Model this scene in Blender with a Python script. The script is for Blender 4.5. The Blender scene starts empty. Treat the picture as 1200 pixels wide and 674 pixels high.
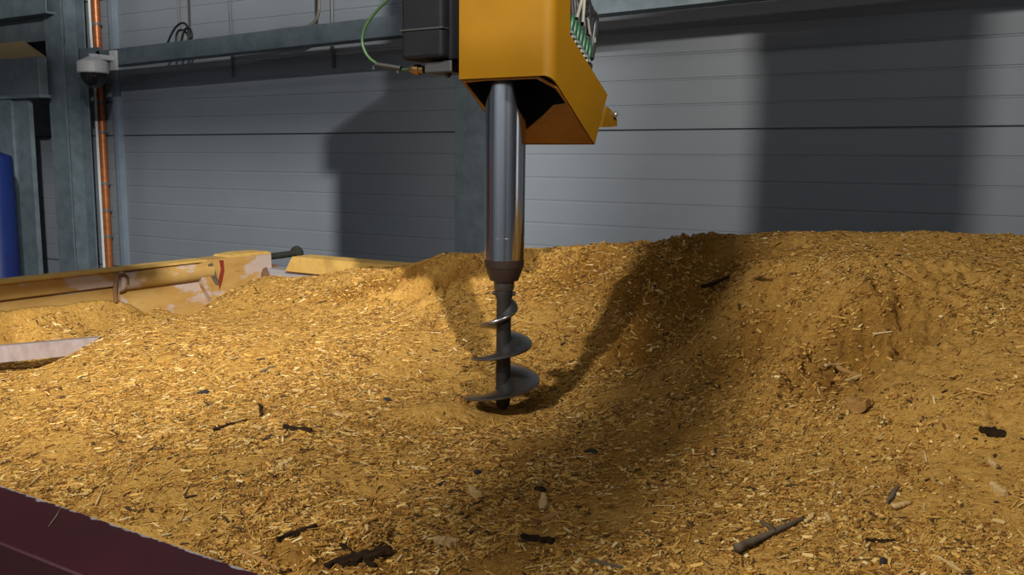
import bpy, bmesh, math, random
import numpy as np
from mathutils import Vector, Matrix

random.seed(7)
RNG = np.random.default_rng(11)
S = bpy.context.scene
COL = S.collection
Z0 = 3.6                                   # eye height above the floor; heights below are written relative to the eye

# ------------------------------------------------------------------ camera
F, PITCH, YAW, ROLL = 1028.6, math.radians(8.013), math.radians(30.575), 0.0112
cd = bpy.data.cameras.new('camera')
cam = bpy.data.objects.new('camera', cd)
COL.objects.link(cam)
cd.sensor_fit = 'HORIZONTAL'
cd.sensor_width = 36.0
cd.lens = F / 1200.0 * 36.0
cd.clip_start = 0.05
cd.clip_end = 100
r_ = Vector((math.cos(YAW), math.sin(YAW), 0))
fh = Vector((-math.sin(YAW), math.cos(YAW), 0))
fwd = fh * math.cos(PITCH) + Vector((0, 0, -math.sin(PITCH)))
up_ = fh * math.sin(PITCH) + Vector((0, 0, math.cos(PITCH)))
cr, sr = math.cos(ROLL), math.sin(ROLL)
R2 = r_ * cr + up_ * sr
U2 = up_ * cr - r_ * sr
M = Matrix((R2, U2, -fwd)).transposed().to_4x4()
M.translation = Vector((0, 0, Z0))
cam.matrix_world = M
S.camera = cam

# ------------------------------------------------------------------ light and exposure
S.view_settings.view_transform = 'Standard'
S.view_settings.look = 'None'
S.view_settings.exposure = -0.1
S.view_settings.gamma = 1.0
S.view_settings.use_curve_mapping = False
W = bpy.data.worlds.new('world')
S.world = W
W.use_nodes = True
W.node_tree.nodes['Background'].inputs[0].default_value = (0.5, 0.6, 0.75, 1)
W.node_tree.nodes['Background'].inputs[1].default_value = 0.02


def spot(name, loc, target, power, radius, angle, blend, col):
    d = bpy.data.lights.new(name, 'SPOT')
    d.energy = power
    d.shadow_soft_size = radius
    d.spot_size = math.radians(angle)
    d.spot_blend = blend
    d.color = col
    o = bpy.data.objects.new(name, d)
    COL.objects.link(o)
    o.location = Vector(loc) + Vector((0, 0, Z0))
    o.rotation_euler = (Vector(target) - Vector(loc)).to_track_quat('-Z', 'Y').to_euler()
    return o


def area(name, loc, target, power, sx, sy, col):
    d = bpy.data.lights.new(name, 'AREA')
    d.shape = 'RECTANGLE'
    d.size, d.size_y = sx, sy
    d.energy = power
    d.color = col
    o = bpy.data.objects.new(name, d)
    COL.objects.link(o)
    o.location = Vector(loc) + Vector((0, 0, Z0))
    o.rotation_euler = (Vector(target) - Vector(loc)).to_track_quat('-Z', 'Y').to_euler()
    return o


spot('floodlight_beam', (-2.9, -3.9, 3.66), (-0.40, 2.3, -0.55), 1900, 0.24, 60, 0.9, (1.0, 0.95, 0.86))
spot('floodlight_beam', (3.12, -2.5, 4.0), (-4.28, 3.08, 0.70), 6300, 0.11, 37, 0.6, (1.0, 0.97, 0.9))
area('front_wall_fill', (-2.0, -3.8, 4.0), (-2.0, -6.5, 0.6), 850, 9.0, 0.4, (1.0, 0.98, 0.94))  # fill added to light the front wall that the drill tube reflects
area('overhead_fill', (-2.0, -0.5, 4.15), (-2.0, -0.5, 0), 75, 8.0, 0.4, (1.0, 0.96, 0.9))  # fill added overhead to lift the dark parts of the heap

# ------------------------------------------------------------------ pixel -> place helpers


def ray(u, v):
    x = (u - 600) / F
    y = -(v - 337) / F
    d = R2 * x + U2 * y + fwd
    return np.array(d)


def aty(u, v, Y):
    d = ray(u, v)
    return d * (Y / d[1])


def atx(u, v, X):
    d = ray(u, v)
    return d * (X / d[0])


def atz(u, v, Z):
    d = ray(u, v)
    return d * (Z / d[2])


# ------------------------------------------------------------------ materials
def new_mat(name):
    m = bpy.data.materials.new(name)
    m.use_nodes = True
    nt = m.node_tree
    b = nt.nodes['Principled BSDF']
    return m, nt, b


def N(nt, t, **kw):
    n = nt.nodes.new(t)
    for k, v in kw.items():
        setattr(n, k, v)
    return n


def ramp(nt, fac, stops):
    n = N(nt, 'ShaderNodeValToRGB')
    e = n.color_ramp.elements
    while len(e) < len(stops):
        e.new(0.5)
    for el, (p, c) in zip(e, stops):
        el.position = p
        el.color = (*c, 1)
    nt.links.new(fac, n.inputs[0])
    return n.outputs[0]


def noise(nt, scale, detail=4, rough=0.55, stretch=None, coord='Object'):
    tc = N(nt, 'ShaderNodeTexCoord')
    n = N(nt, 'ShaderNodeTexNoise')
    n.inputs['Scale'].default_value = scale
    n.inputs['Detail'].default_value = detail
    n.inputs['Roughness'].default_value = rough
    if stretch:
        mp = N(nt, 'ShaderNodeMapping')
        mp.inputs['Scale'].default_value = stretch
        nt.links.new(tc.outputs[coord], mp.inputs[0])
        nt.links.new(mp.outputs[0], n.inputs[0])
    else:
        nt.links.new(tc.outputs[coord], n.inputs[0])
    return n.outputs['Fac']


def bump(nt, b, h, strength, dist):
    n = N(nt, 'ShaderNodeBump')
    n.inputs['Strength'].default_value = strength
    n.inputs['Distance'].default_value = dist
    nt.links.new(h, n.inputs['Height'])
    nt.links.new(n.outputs[0], b.inputs['Normal'])


def mixc(nt, fac, a, b_):
    n = N(nt, 'ShaderNodeMix', data_type='RGBA')
    for s, v in ((0, fac), (6, a), (7, b_)):
        if isinstance(v, (int, float)):
            n.inputs[s].default_value = v
        elif isinstance(v, tuple):
            n.inputs[s].default_value = (*v, 1)
        else:
            nt.links.new(v, n.inputs[s])
    return n.outputs[2]


def paint(name, c1, c2=None, scale=6, rough=0.5, metal=0.0, lo=0.35, hi=0.7, bmp=0.0, stretch=None, spec=0.5):
    m, nt, b = new_mat(name)
    c2 = c2 or tuple(x * 0.8 for x in c1)
    f = noise(nt, scale, 5, 0.6, stretch)
    nt.links.new(ramp(nt, f, [(lo, c1), (hi, c2)]), b.inputs['Base Color'])
    b.inputs['Roughness'].default_value = rough
    b.inputs['Metallic'].default_value = metal
    b.inputs['Specular IOR Level'].default_value = spec
    if bmp:
        bump(nt, b, noise(nt, scale * 12, 3, 0.6, stretch), bmp, 0.004)
    return m


MT = {}
MT['wall'] = paint('wall_panel_paint', (0.205, 0.23, 0.262), (0.19, 0.213, 0.243), 2.0, 0.45)
MT['galv'] = paint('galvanised_steel', (0.175, 0.22, 0.25), (0.108, 0.142, 0.168), 9, 0.5, 0.35)
MT['galv_dark'] = paint('dull_galvanised_steel', (0.13, 0.15, 0.165), (0.09, 0.105, 0.12), 7, 0.55, 0.3)
MT['dusty'] = paint('dust_on_steel', (0.20, 0.135, 0.06), (0.15, 0.12, 0.075), 12, 0.9)
MT['trim'] = paint('pale_blue_trim', (0.20, 0.25, 0.31), (0.16, 0.2, 0.26), 5, 0.45)
MT['yellow'] = paint('yellow_machine_paint', (0.175, 0.082, 0.001), (0.16, 0.072, 0.001), 5, 0.6, spec=0.15)
MT['yellow_dirty'] = paint('sawdust_stained_yellow_paint', (0.40, 0.165, 0.012), (0.29, 0.105, 0.008), 7, 0.6, stretch=(1, 1, 5))
MT['black'] = paint('black_plastic', (0.012, 0.012, 0.013), (0.02, 0.02, 0.02), 9, 0.5)
MT['motor'] = paint('dark_grey_motor_paint', (0.004, 0.0042, 0.005), (0.006, 0.006, 0.007), 9, 0.6, spec=0.12)
MT['rubber'] = paint('black_rubber', (0.006, 0.006, 0.006), (0.012, 0.01, 0.008), 40, 0.95, bmp=0.6)
MT['chrome'] = paint('polished_steel', (0.62, 0.63, 0.66), (0.52, 0.53, 0.56), 3, 0.15, 1.0, stretch=(30, 30, 0.5))
MT['steel_dark'] = paint('worn_dark_steel', (0.16, 0.15, 0.145), (0.09, 0.08, 0.07), 14, 0.38, 0.85)
MT['collar'] = paint('browned_steel_collar', (0.05, 0.03, 0.022), (0.03, 0.02, 0.016), 20, 0.45, 0.5)
MT['shaft'] = paint('blackened_shaft_steel', (0.03, 0.028, 0.026), (0.05, 0.045, 0.04), 14, 0.5, 0.6)
MT['flight'] = paint('scoured_flight_steel', (0.33, 0.33, 0.34), (0.2, 0.19, 0.185), 10, 0.28, 0.95)
MT['brass'] = paint('brass_fitting', (0.28, 0.17, 0.07), (0.2, 0.12, 0.045), 20, 0.35, 0.9)
MT['cable_green'] = paint('green_yellow_cable', (0.025, 0.062, 0.014), (0.016, 0.045, 0.012), 30, 0.5)
MT['green'] = paint('green_connector', (0.008, 0.055, 0.02), (0.006, 0.04, 0.015), 30, 0.45)
MT['silver'] = paint('nickel_nut', (0.7, 0.7, 0.7), (0.5, 0.5, 0.5), 30, 0.3, 0.9)
MT['white'] = paint('white_plastic', (0.62, 0.63, 0.64), (0.55, 0.56, 0.57), 10, 0.45)
MT['label_white'] = paint('off_white_sleeve', (0.19, 0.18, 0.15), (0.14, 0.13, 0.10), 20, 0.6)
MT['dome'] = paint('smoked_dome', (0.012, 0.013, 0.015), None, 10, 0.12)
MT['copper'] = paint('orange_brown_pipe', (0.42, 0.15, 0.045), (0.30, 0.085, 0.03), 8, 0.4, 0.4, stretch=(1, 1, 4))
MT['grey_pipe'] = paint('grey_conduit', (0.12, 0.125, 0.13), None, 10, 0.5)
MT['blue'] = paint('blue_paint', (0.003, 0.016, 0.12), (0.003, 0.013, 0.10), 4, 0.45)
MT['under'] = paint('grey_chassis_paint', (0.05, 0.05, 0.05), None, 5, 0.7)
MT['tyre'] = paint('tyre_rubber', (0.02, 0.02, 0.02), None, 20, 0.85)
MT['concrete'] = paint('concrete', (0.22, 0.215, 0.205), (0.15, 0.147, 0.14), 2, 0.8)
MT['ceiling'] = paint('ceiling_sheet', (0.3, 0.31, 0.32), None, 2, 0.6)
MT['pin'] = paint('dark_green_steel_pin', (0.035, 0.04, 0.035), (0.06, 0.055, 0.04), 20, 0.6, 0.4)
MT['bar'] = paint('worn_pink_grey_bar', (0.36, 0.29, 0.28), (0.27, 0.21, 0.19), 14, 0.5, 0.3, stretch=(1, 3, 1))
MT['rust'] = paint('rusty_brown_steel', (0.17, 0.085, 0.03), (0.10, 0.05, 0.022), 20, 0.75)


def maroon():
    m, nt, b = new_mat('maroon_trailer_paint')
    f = noise(nt, 5, 4)
    base = ramp(nt, f, [(0.35, (0.042, 0.006, 0.011)), (0.7, (0.032, 0.005, 0.009))])
    # small dust specks and chips
    f2 = noise(nt, 70, 3, 0.6)
    speck = ramp(nt, f2, [(0.70, (0, 0, 0)), (0.76, (0.5, 0.5, 0.5))])
    col = mixc(nt, speck, base, (0.30, 0.25, 0.24))
    # chipped grey band along the inner edge (object Y grows towards the load)
    tc = N(nt, 'ShaderNodeTexCoord')
    sp = N(nt, 'ShaderNodeSeparateXYZ')
    nt.links.new(tc.outputs['Object'], sp.inputs[0])
    f3 = noise(nt, 22, 4, 0.65)
    ma = N(nt, 'ShaderNodeMath', operation='MULTIPLY_ADD')
    nt.links.new(f3, ma.inputs[0])
    ma.inputs[1].default_value = 0.045
    nt.links.new(sp.outputs['Y'], ma.inputs[2])
    edge = ramp(nt, ma.outputs[0], [(0.1150, (0, 0, 0)), (0.1175, (1, 1, 1))])
    col = mixc(nt, edge, col, (0.30, 0.29, 0.31))
    nt.links.new(col, b.inputs['Base Color'])
    b.inputs['Roughness'].default_value = 0.42
    return m


MT['maroon'] = maroon()


def headboard_mat():
    m, nt, b = new_mat('peeling_yellow_headboard_paint')
    f = noise(nt, 3.2, 5, 0.6, (1, 1, 2.2))
    base = ramp(nt, f, [(0.3, (0.50, 0.32, 0.10)), (0.62, (0.38, 0.20, 0.045))])
    f2 = noise(nt, 3.6, 6, 0.55, (1, 0.8, 2.0))
    peel = ramp(nt, f2, [(0.50, (0, 0, 0)), (0.54, (0.85, 0.85, 0.85))])
    col = mixc(nt, peel, base, (0.46, 0.37, 0.33))
    f3 = noise(nt, 9, 5, 0.7, (1, 1, 3))
    rust = ramp(nt, f3, [(0.60, (0, 0, 0)), (0.70, (0.7, 0.7, 0.7))])
    col = mixc(nt, rust, col, (0.23, 0.10, 0.02))
    nt.links.new(col, b.inputs['Base Color'])
    b.inputs['Roughness'].default_value = 0.7
    bump(nt, b, f2, 0.3, 0.004)
    return m


MT['headboard'] = headboard_mat()
MT['dust_pale'] = paint('pale_sawdust_coat', (0.60, 0.38, 0.10), (0.50, 0.29, 0.065), 18, 0.95, bmp=0.6)


def sawdust_mat():
    m, nt, b = new_mat('sawdust')
    big = noise(nt, 2.3, 4, 0.6)
    fine = noise(nt, 85, 5, 0.72)
    fib = noise(nt, 60, 4, 0.7, (1.0, 2.6, 1.5))
    c1 = ramp(nt, fine, [(0.28, (0.25, 0.115, 0.022)), (0.45, (0.52, 0.285, 0.064)), (0.62, (0.64, 0.385, 0.11)), (0.78, (0.72, 0.50, 0.20))])
    c2 = ramp(nt, fib, [(0.30, (0.22, 0.095, 0.018)), (0.5, (0.49, 0.26, 0.054)), (0.72, (0.66, 0.42, 0.13))])
    col = mixc(nt, 0.45, c1, c2)
    at = N(nt, 'ShaderNodeAttribute', attribute_name='damp_shade')
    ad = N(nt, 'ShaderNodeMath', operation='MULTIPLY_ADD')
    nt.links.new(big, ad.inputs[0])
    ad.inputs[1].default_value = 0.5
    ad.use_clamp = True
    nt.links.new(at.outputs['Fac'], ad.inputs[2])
    damp_shade_f = ramp(nt, ad.outputs[0], [(0.28, (0, 0, 0)), (0.85, (1, 1, 1))])
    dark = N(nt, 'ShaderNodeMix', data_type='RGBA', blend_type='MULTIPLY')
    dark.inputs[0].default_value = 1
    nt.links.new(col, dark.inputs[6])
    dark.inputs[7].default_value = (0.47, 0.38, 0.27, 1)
    col = mixc(nt, damp_shade_f, col, dark.outputs[2])
    nt.links.new(col, b.inputs['Base Color'])
    b.inputs['Roughness'].default_value = 0.95
    b.inputs['Specular IOR Level'].default_value = 0.1
    ms = N(nt, 'ShaderNodeMath', operation='ADD')
    nt.links.new(fine, ms.inputs[0])
    nt.links.new(fib, ms.inputs[1])
    vf = noise(nt, 260, 3, 0.7)
    ms2 = N(nt, 'ShaderNodeMath', operation='MULTIPLY_ADD')
    nt.links.new(vf, ms2.inputs[0])
    ms2.inputs[1].default_value = 0.6
    nt.links.new(ms.outputs[0], ms2.inputs[2])
    bump(nt, b, ms2.outputs[0], 1.0, 0.007)
    return m


MT['sawdust'] = sawdust_mat()


def chip_mat(name='wood_chip_stuff'):
    m, nt, b = new_mat(name)
    at = N(nt, 'ShaderNodeAttribute', attribute_name='chip_colour')
    nt.links.new(at.outputs['Color'], b.inputs['Base Color'])
    b.inputs['Roughness'].default_value = 0.85
    b.inputs['Specular IOR Level'].default_value = 0.2
    return m


MT['chips'] = chip_mat()
MT['pale_wood'] = paint('pale_wood', (0.56, 0.39, 0.165), (0.44, 0.27, 0.09), 60, 0.8, stretch=(0.2, 1, 1), bmp=0.4)
MT['tan_wood'] = paint('tan_wood', (0.42, 0.23, 0.06), (0.27, 0.13, 0.03), 60, 0.85, stretch=(0.2, 1, 1), bmp=0.5)
MT['grey_wood'] = paint('weathered_grey_wood', (0.16, 0.125, 0.085), (0.09, 0.065, 0.04), 60, 0.85, stretch=(0.2, 1, 1), bmp=0.6, spec=0.1)
MT['bark'] = paint('dark_bark', (0.022, 0.014, 0.009), (0.060, 0.034, 0.016), 70, 0.95, stretch=(0.3, 1, 1), bmp=1.0, spec=0.08)
MT['stone'] = paint('blue_grey_pebble', (0.040, 0.038, 0.036), (0.025, 0.024, 0.023), 50, 0.9, bmp=0.4, spec=0.1)


# ------------------------------------------------------------------ builders
def tag(o, label=None, cat=None, group=None, kind=None):
    if label:
        o['label'] = label
    if cat:
        o['category'] = cat
    if group:
        o['group'] = group
    if kind:
        o['kind'] = kind
    return o


def empty(name, loc):
    o = bpy.data.objects.new(name, None)
    COL.objects.link(o)
    o.empty_display_size = 0.1
    o.location = (loc[0], loc[1], loc[2] + Z0)
    return o


def world_loc(o):
    p = Vector(o.location)
    while o.parent:
        o = o.parent
        p += Vector(o.location)
    return p


class MB:
    """collects shapes (heights relative to the eye) and links them as one mesh object"""

    def __init__(s):
        s.bm = bmesh.new()

    def box(s, x0, x1, y0, y1, z0, z1, bev=0.0):
        g = bmesh.ops.create_cube(s.bm, size=1)
        vs = g['verts']
        for v in vs:
            v.co = Vector((x0 + (v.co.x + .5) * (x1 - x0), y0 + (v.co.y + .5) * (y1 - y0), z0 + (v.co.z + .5) * (z1 - z0)))
        if bev:
            es = list({e for v in vs for e in v.link_edges})
            bmesh.ops.bevel(s.bm, geom=es, offset=bev, segments=2, affect='EDGES', profile=0.5)
        return s

    def prism(s, poly, axis, a, b):
        """poly of 2-D points extruded along an axis from a to b"""
        def P(p, t):
            if axis == 'x':
                return Vector((t, p[0], p[1]))
            if axis == 'y':
                return Vector((p[0], t, p[1]))
            return Vector((p[0], p[1], t))
        A = [s.bm.verts.new(P(p, a)) for p in poly]
        B = [s.bm.verts.new(P(p, b)) for p in poly]
        n = len(poly)
        for i in range(n):
            s.bm.faces.new((A[i], A[(i + 1) % n], B[(i + 1) % n], B[i]))
        s.bm.faces.new(A[::-1])
        s.bm.faces.new(B)
        return s

    def lathe(s, prof, c, axis=(0, 0, 1), seg=32, cap=True):
        """prof: list of (radius, distance along the axis)"""
        ax = Vector(axis).normalized()
        q = ax.to_track_quat('Z', 'Y')
        rings = []
        for r, h in prof:
            ring = []
            for k in range(seg):
                t = 2 * math.pi * k / seg
                ring.append(s.bm.verts.new(Vector(c) + q @ Vector((r * math.cos(t), r * math.sin(t), h))))
            rings.append(ring)
        for a, b in zip(rings, rings[1:]):
            for k in range(seg):
                s.bm.faces.new((a[k], a[(k + 1) % seg], b[(k + 1) % seg], b[k]))
        if cap:
            s.bm.faces.new(rings[0][::-1])
            s.bm.faces.new(rings[-1])
        return s

    def cyl(s, p, q, r, seg=20):
        p, q = Vector(p), Vector(q)
        return s.lathe([(r, 0), (r, (q - p).length)], p, q - p, seg)

    def tube(s, pts, r, seg=10, cyclic=False):
        pts = [Vector(p) for p in pts]
        rr = r if isinstance(r, (list, tuple)) else [r] * len(pts)
        rings = []
        ref = Vector((0.3, 0.5, 0.8)).normalized()
        for i, p in enumerate(pts):
            a = pts[max(i - 1, 0)]
            b = pts[min(i + 1, len(pts) - 1)]
            t = (b - a).normalized()
            n = (ref - t * ref.dot(t)).normalized()
            m = t.cross(n)
            rings.append([s.bm.verts.new(p + (n * math.cos(2 * math.pi * k / seg) + m * math.sin(2 * math.pi * k / seg)) * rr[i]) for k in range(seg)])
        for a, b in zip(rings, rings[1:]):
            for k in range(seg):
                s.bm.faces.new((a[k], a[(k + 1) % seg], b[(k + 1) % seg], b[k]))
        s.bm.faces.new(rings[0][::-1])
        s.bm.faces.new(rings[-1])
        return s

    def build(s, name, mat, parent=None, origin=None, smooth=False):
        bm = s.bm
        bmesh.ops.recalc_face_normals(bm, faces=bm.faces[:])
        if origin is None:
            if parent is not None:
                pw = world_loc(parent) - Vector((0, 0, Z0))
                origin = pw
            else:
                xs = [v.co for v in bm.verts]
                origin = Vector((sum(c.x for c in xs) / len(xs), sum(c.y for c in xs) / len(xs), min(c.z for c in xs)))
        origin = Vector(origin)
        for v in bm.verts:
            v.co -= origin
        me = bpy.data.meshes.new(name)
        bm.to_mesh(me)
        bm.free()
        if smooth:
            me.polygons.foreach_set('use_smooth', [True] * len(me.polygons))
            try:
                me.set_sharp_from_angle(angle=math.radians(40))
            except Exception:
                pass
        me.materials.append(MT[mat] if isinstance(mat, str) else mat)
        o = bpy.data.objects.new(name, me)
        COL.objects.link(o)
        if parent is not None:
            o.parent = parent
            o.location = origin + Vector((0, 0, Z0)) - world_loc(parent)
        else:
            o.location = origin + Vector((0, 0, Z0))
        return o


def smooth_path(pts, n=8):
    P = [Vector(p) for p in pts]
    out = []
    for i in range(len(P) - 1):
        p0, p1, p2, p3 = P[max(i - 1, 0)], P[i], P[i + 1], P[min(i + 2, len(P) - 1)]
        for k in range(n):
            t = k / n
            out.append(0.5 * ((2 * p1) + (p2 - p0) * t + (2 * p0 - 5 * p1 + 4 * p2 - p3) * t * t + (3 * p1 - p0 - 3 * p2 + p3) * t ** 3))
    out.append(P[-1])
    return out


def structure(o):
    o['kind'] = 'structure'
    return o


# ------------------------------------------------------------------ the hall
WY = 5.10
JZ, PH = 0.214, 1.195                     # a panel joint and the panel height
STEP = PH / 8


def wall_profile(zlo, zhi):
    pts = []
    k0 = math.floor((zlo - JZ) / STEP)
    k1 = math.ceil((zhi - JZ) / STEP)
    for k in range(k0, k1 + 1):
        z = JZ + k * STEP
        if z < zlo + 0.02 or z > zhi - 0.02:
            continue
        if k % 8 == 0:
            pts += [(WY, z - 0.006), (WY + 0.022, z - 0.0045), (WY + 0.022, z + 0.0045), (WY, z + 0.006)]
        else:
            pts += [(WY, z - 0.012), (WY + 0.004, z - 0.006), (WY + 0.004, z + 0.002), (WY, z + 0.004)]
    return [(WY, zlo)] + pts + [(WY, zhi), (WY + 0.15, zhi), (WY + 0.15, zlo)]


XL, XR, YF, ZF, ZC = -12.0, 6.0, -6.5, -Z0, 4.2
structure(MB().prism(wall_profile(ZF, ZC), 'x', XL, XR).build('wall_back', 'wall', origin=(0, WY, ZF)))
structure(MB().box(XL - .15, XL, YF, WY + .15, ZF, ZC).build('wall_left', 'wall'))
structure(MB().box(XR, XR + .15, YF, WY + .15, ZF, ZC).build('wall_right', 'wall'))
structure(MB().box(XL - .15, XR + .15, YF - .15, YF, ZF, ZC).build('wall_front', 'wall'))
structure(MB().box(XL - .15, XR + .15, YF - .15, WY + .15, ZF - .2, ZF).build('floor', 'concrete'))
structure(MB().box(XL - .15, XR + .15, YF - .15, WY + .15, ZC, ZC + .2).build('ceiling', 'ceiling'))
structure(MB().prism([(-7.2, WY), (-7.2, WY - .02), (-7.165, WY - .03), (-7.12, WY - .03), (-7.085, WY - .02), (-7.085, WY)], 'z', ZF, ZC).build('trim_1', 'trim'))

glow = MB().box(XR - .02, XR - .003, 3.5, 4.9, -1.2, 2.6)  # glowing panel added for a bright streak in the drill tube
m_, nt_, b_ = new_mat('glow_panel_emission')
b_.inputs['Base Color'].default_value = (.5, .5, .5, 1)
b_.inputs['Emission Color'].default_value = (.9, .95, 1, 1)
b_.inputs['Emission Strength'].default_value = 0.9
structure(glow.build('glow_panel', m_))
wf = MB()  # frame of the added glowing panel
for y_ in (3.42, 4.17, 4.9):
    wf.box(XR - .06, XR - .001, y_, y_ + .08, -1.28, 2.68)
wf.box(XR - .06, XR - .001, 3.42, 4.98, -1.28, -1.2).box(XR - .06, XR - .001, 3.42, 4.98, 2.6, 2.68)
structure(wf.build('glow_panel_frame', 'galv_dark'))
fw = MB()  # columns added on the unseen wall for streaks in the drill tube
for x_ in (-9.0, -6.2, -4.4, -3.1, -1.2, 0.4, 2.6, 4.4):
    fw.box(x_, x_ + .22, YF + .001, YF + .22, ZF, ZC)
structure(fw.build('reflection_columns', 'galv_dark'))

# steel columns
def h_column(x0, x1, y0, y1, name, label):
    t = 0.014
    xc = (x0 + x1) / 2
    b = MB()
    poly = [(x0, y0), (x1, y0), (x1, y0 + t), (xc + t / 2, y0 + t), (xc + t / 2, y1 - t), (x1, y1 - t), (x1, y1), (x0, y1), (x0, y1 - t), (xc - t / 2, y1 - t), (xc - t / 2, y0 + t), (x0, y0 + t)]
    b.prism(poly, 'z', ZF, ZC)
    o = b.build(name, 'galv', origin=(xc, (y0 + y1) / 2, ZF))
    return tag(o, label, 'column')


h_column(-7.34, -7.11, 4.58, 4.80, 'steel_column', 'galvanised steel H column at the left carrying the horizontal beam')
# angle cleat where beam meets the column
cx0 = aty(533, 200, 4.87)[0]
h_column(cx0, cx0 + 0.30, 4.87, 5.095, 'steel_column', 'galvanised steel column against the wall behind the drill tube')

# the horizontal beam (a C rail); it falls a little to the left
bm_ = MB()
A0, A1 = Vector((-6.86, 4.72, 0.768)), Vector((4.0, 4.72, 0.975))
prof = [(0, 0), (0.12, 0), (0.12, 0.03), (0.112, 0.03), (0.112, 0.008), (0.008, 0.008), (0.008, 0.122), (0.112, 0.122), (0.112, 0.10), (0.12, 0.10), (0.12, 0.13), (0, 0.13)]
va = [bm_.bm.verts.new(A0 + Vector((0, p[0], p[1]))) for p in prof]
vb = [bm_.bm.verts.new(A1 + Vector((0, p[0], p[1]))) for p in prof]
n_ = len(prof)
for i in range(n_):
    bm_.bm.faces.new((va[i], va[(i + 1) % n_], vb[(i + 1) % n_], vb[i]))
bm_.bm.faces.new(va[::-1])
bm_.bm.faces.new(vb)
beam = empty('wall_beam', (-1.5, 4.78, 0.87))
tag(beam, 'long galvanised horizontal steel beam running across the grey panel wall', 'beam')
bm_.build('rail', 'galv', beam)
MB().box(-7.10, -6.82, 4.72, 4.73, 0.74, 0.93).box(-7.10, -7.09, 4.72, 4.86, 0.74, 0.93).build('end_plate', 'galv', beam)
MB().box(-2.98, -2.90, 4.845, 4.868, 0.84, 0.98).build('bracket', 'galv_dark', beam)

# ------------------------------------------------------------------ fixtures on the left
hp = empty('steel_housing', (-7.6, 4.35, ZF))
tag(hp, 'galvanised box housing with dusty sloping top at the left edge', 'housing')
hy = 4.44
hd = .08
a_ = aty(44, 66, hy)
hz0, hz1 = aty(44, 110, hy)[2], a_[2]
hx1, hx0 = a_[0], -9.2
rg = aty(28, 48, hy + hd)
MB().box(hx0, hx1, hy, hy + hd, hz0, hz1, .004).build('box', 'galv_dark', hp)
hp_top = MB()
pv = [hp_top.bm.verts.new(p) for p in ((hx0, hy, hz1), (hx1, hy, hz1), (hx1, hy + hd, hz1), (hx0, hy + hd, hz1), (hx0, hy + hd, rg[2]), (rg[0], hy + hd, rg[2]))]
for f in ((0, 1, 2, 3), (0, 4, 5, 1), (1, 5, 2), (2, 5, 4, 3), (0, 3, 4)):
    hp_top.bm.faces.new([pv[i] for i in f])
hp_top.build('dusty_top', 'dusty', hp)
MB().box(hx0, hx1 + .01, hy - .01, hy + hd + .01, hz0 - .03, hz0 - .001).build('bottom_lip', 'galv', hp)
gx1 = aty(38, 200, hy + .03)[0]
MB().box(hx0, gx1, hy + .03, hy + .07, ZF + .001, hz0 - .031).box(hx0, gx1 - .22, hy + .005, hy + .029, ZF + .001, hz0 - .031).build('guide_plate', 'galv', hp)
MB().box(-8.2, -8.0, hy + hd, 5.099, hz0 + .05, hz0 + .15).build('wall_bracket', 'galv_dark', hp)

ub = empty('steel_beam', (-8.2, 4.65, 1.1))
tag(ub, 'short galvanised beam at the top left corner above the dusty housing', 'beam')
ux = aty(53, 5, 4.5)[0]
MB().prism([(4.50, 1.20), (4.50, 1.45), (4.78, 1.45), (4.78, 1.44), (4.515, 1.44), (4.515, 1.215), (4.62, 1.215), (4.62, 1.20)], 'x', -9.8, ux).build('beam_section', 'galv', ub)
MB().box(-9.8, ux + .04, 4.60, 4.63, 1.0, 1.199).build('lower_plate', 'galv_dark', ub)
MB().box(-8.6, -8.4, 4.63, 5.099, 1.03, 1.18).build('wall_bracket', 'galv_dark', ub)

bp = aty(12, 328, 4.0)
bl = MB()
bl.lathe([(0.16, ZF + .02), (0.16, -0.02), (0.15, 0.02), (0.05, 0.06)], (bp[0] - 0.165, 4.0, 0), seg=32)
b0 = empty('blue_post', (bp[0] - 0.165, 4.0, ZF))
tag(b0, 'dark blue painted post at the far left edge beside the headboard', 'post')
bl.build('post_tube', 'blue', b0, smooth=True)
MB().box(bp[0] - .39, bp[0] + .06, 3.93, 4.2, ZF, ZF + .02).build('base_plate', 'under', b0)

# copper coloured pipe with white cable and clamps
pp = empty('copper_pipe', (-7.25, 5.04, ZF))
tag(pp, 'orange brown vertical pipe clamped beside the left steel column', 'pipe')
px_, py_ = aty(120, 155, 5.04)[0], 5.04
MB().cyl((px_, py_, ZF), (px_, py_, ZC), 0.034, 16).build('pipe', 'copper', pp, smooth=True)
MB().tube([(px_ - 0.012, py_ - .046, ZF), (px_ - 0.012, py_ - .046, 0.45), (px_ - 0.010, py_ - .046, 0.75), (px_ - 0.022, py_ - .046, 1.1), (px_ - 0.022, py_ - .046, ZC)], 0.012, 8).build('white_cable', 'white', pp, smooth=True)
for v_ in (28, 120, 155, 215, 246, 276):
    zc = aty(117, v_, 5.04)[2]
    MB().lathe([(0.037, -0.012), (0.037, 0.012)], (px_, py_, zc), seg=16).box(px_ - 0.085, px_ + 0.06, py_ - 0.006, py_ + 0.006, zc - 0.01, zc + 0.01).box(px_ - .01, px_ + .01, py_ + .02, 5.099, zc - .008, zc + .008).build('pipe_clamp', 'grey_pipe', pp)

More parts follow.
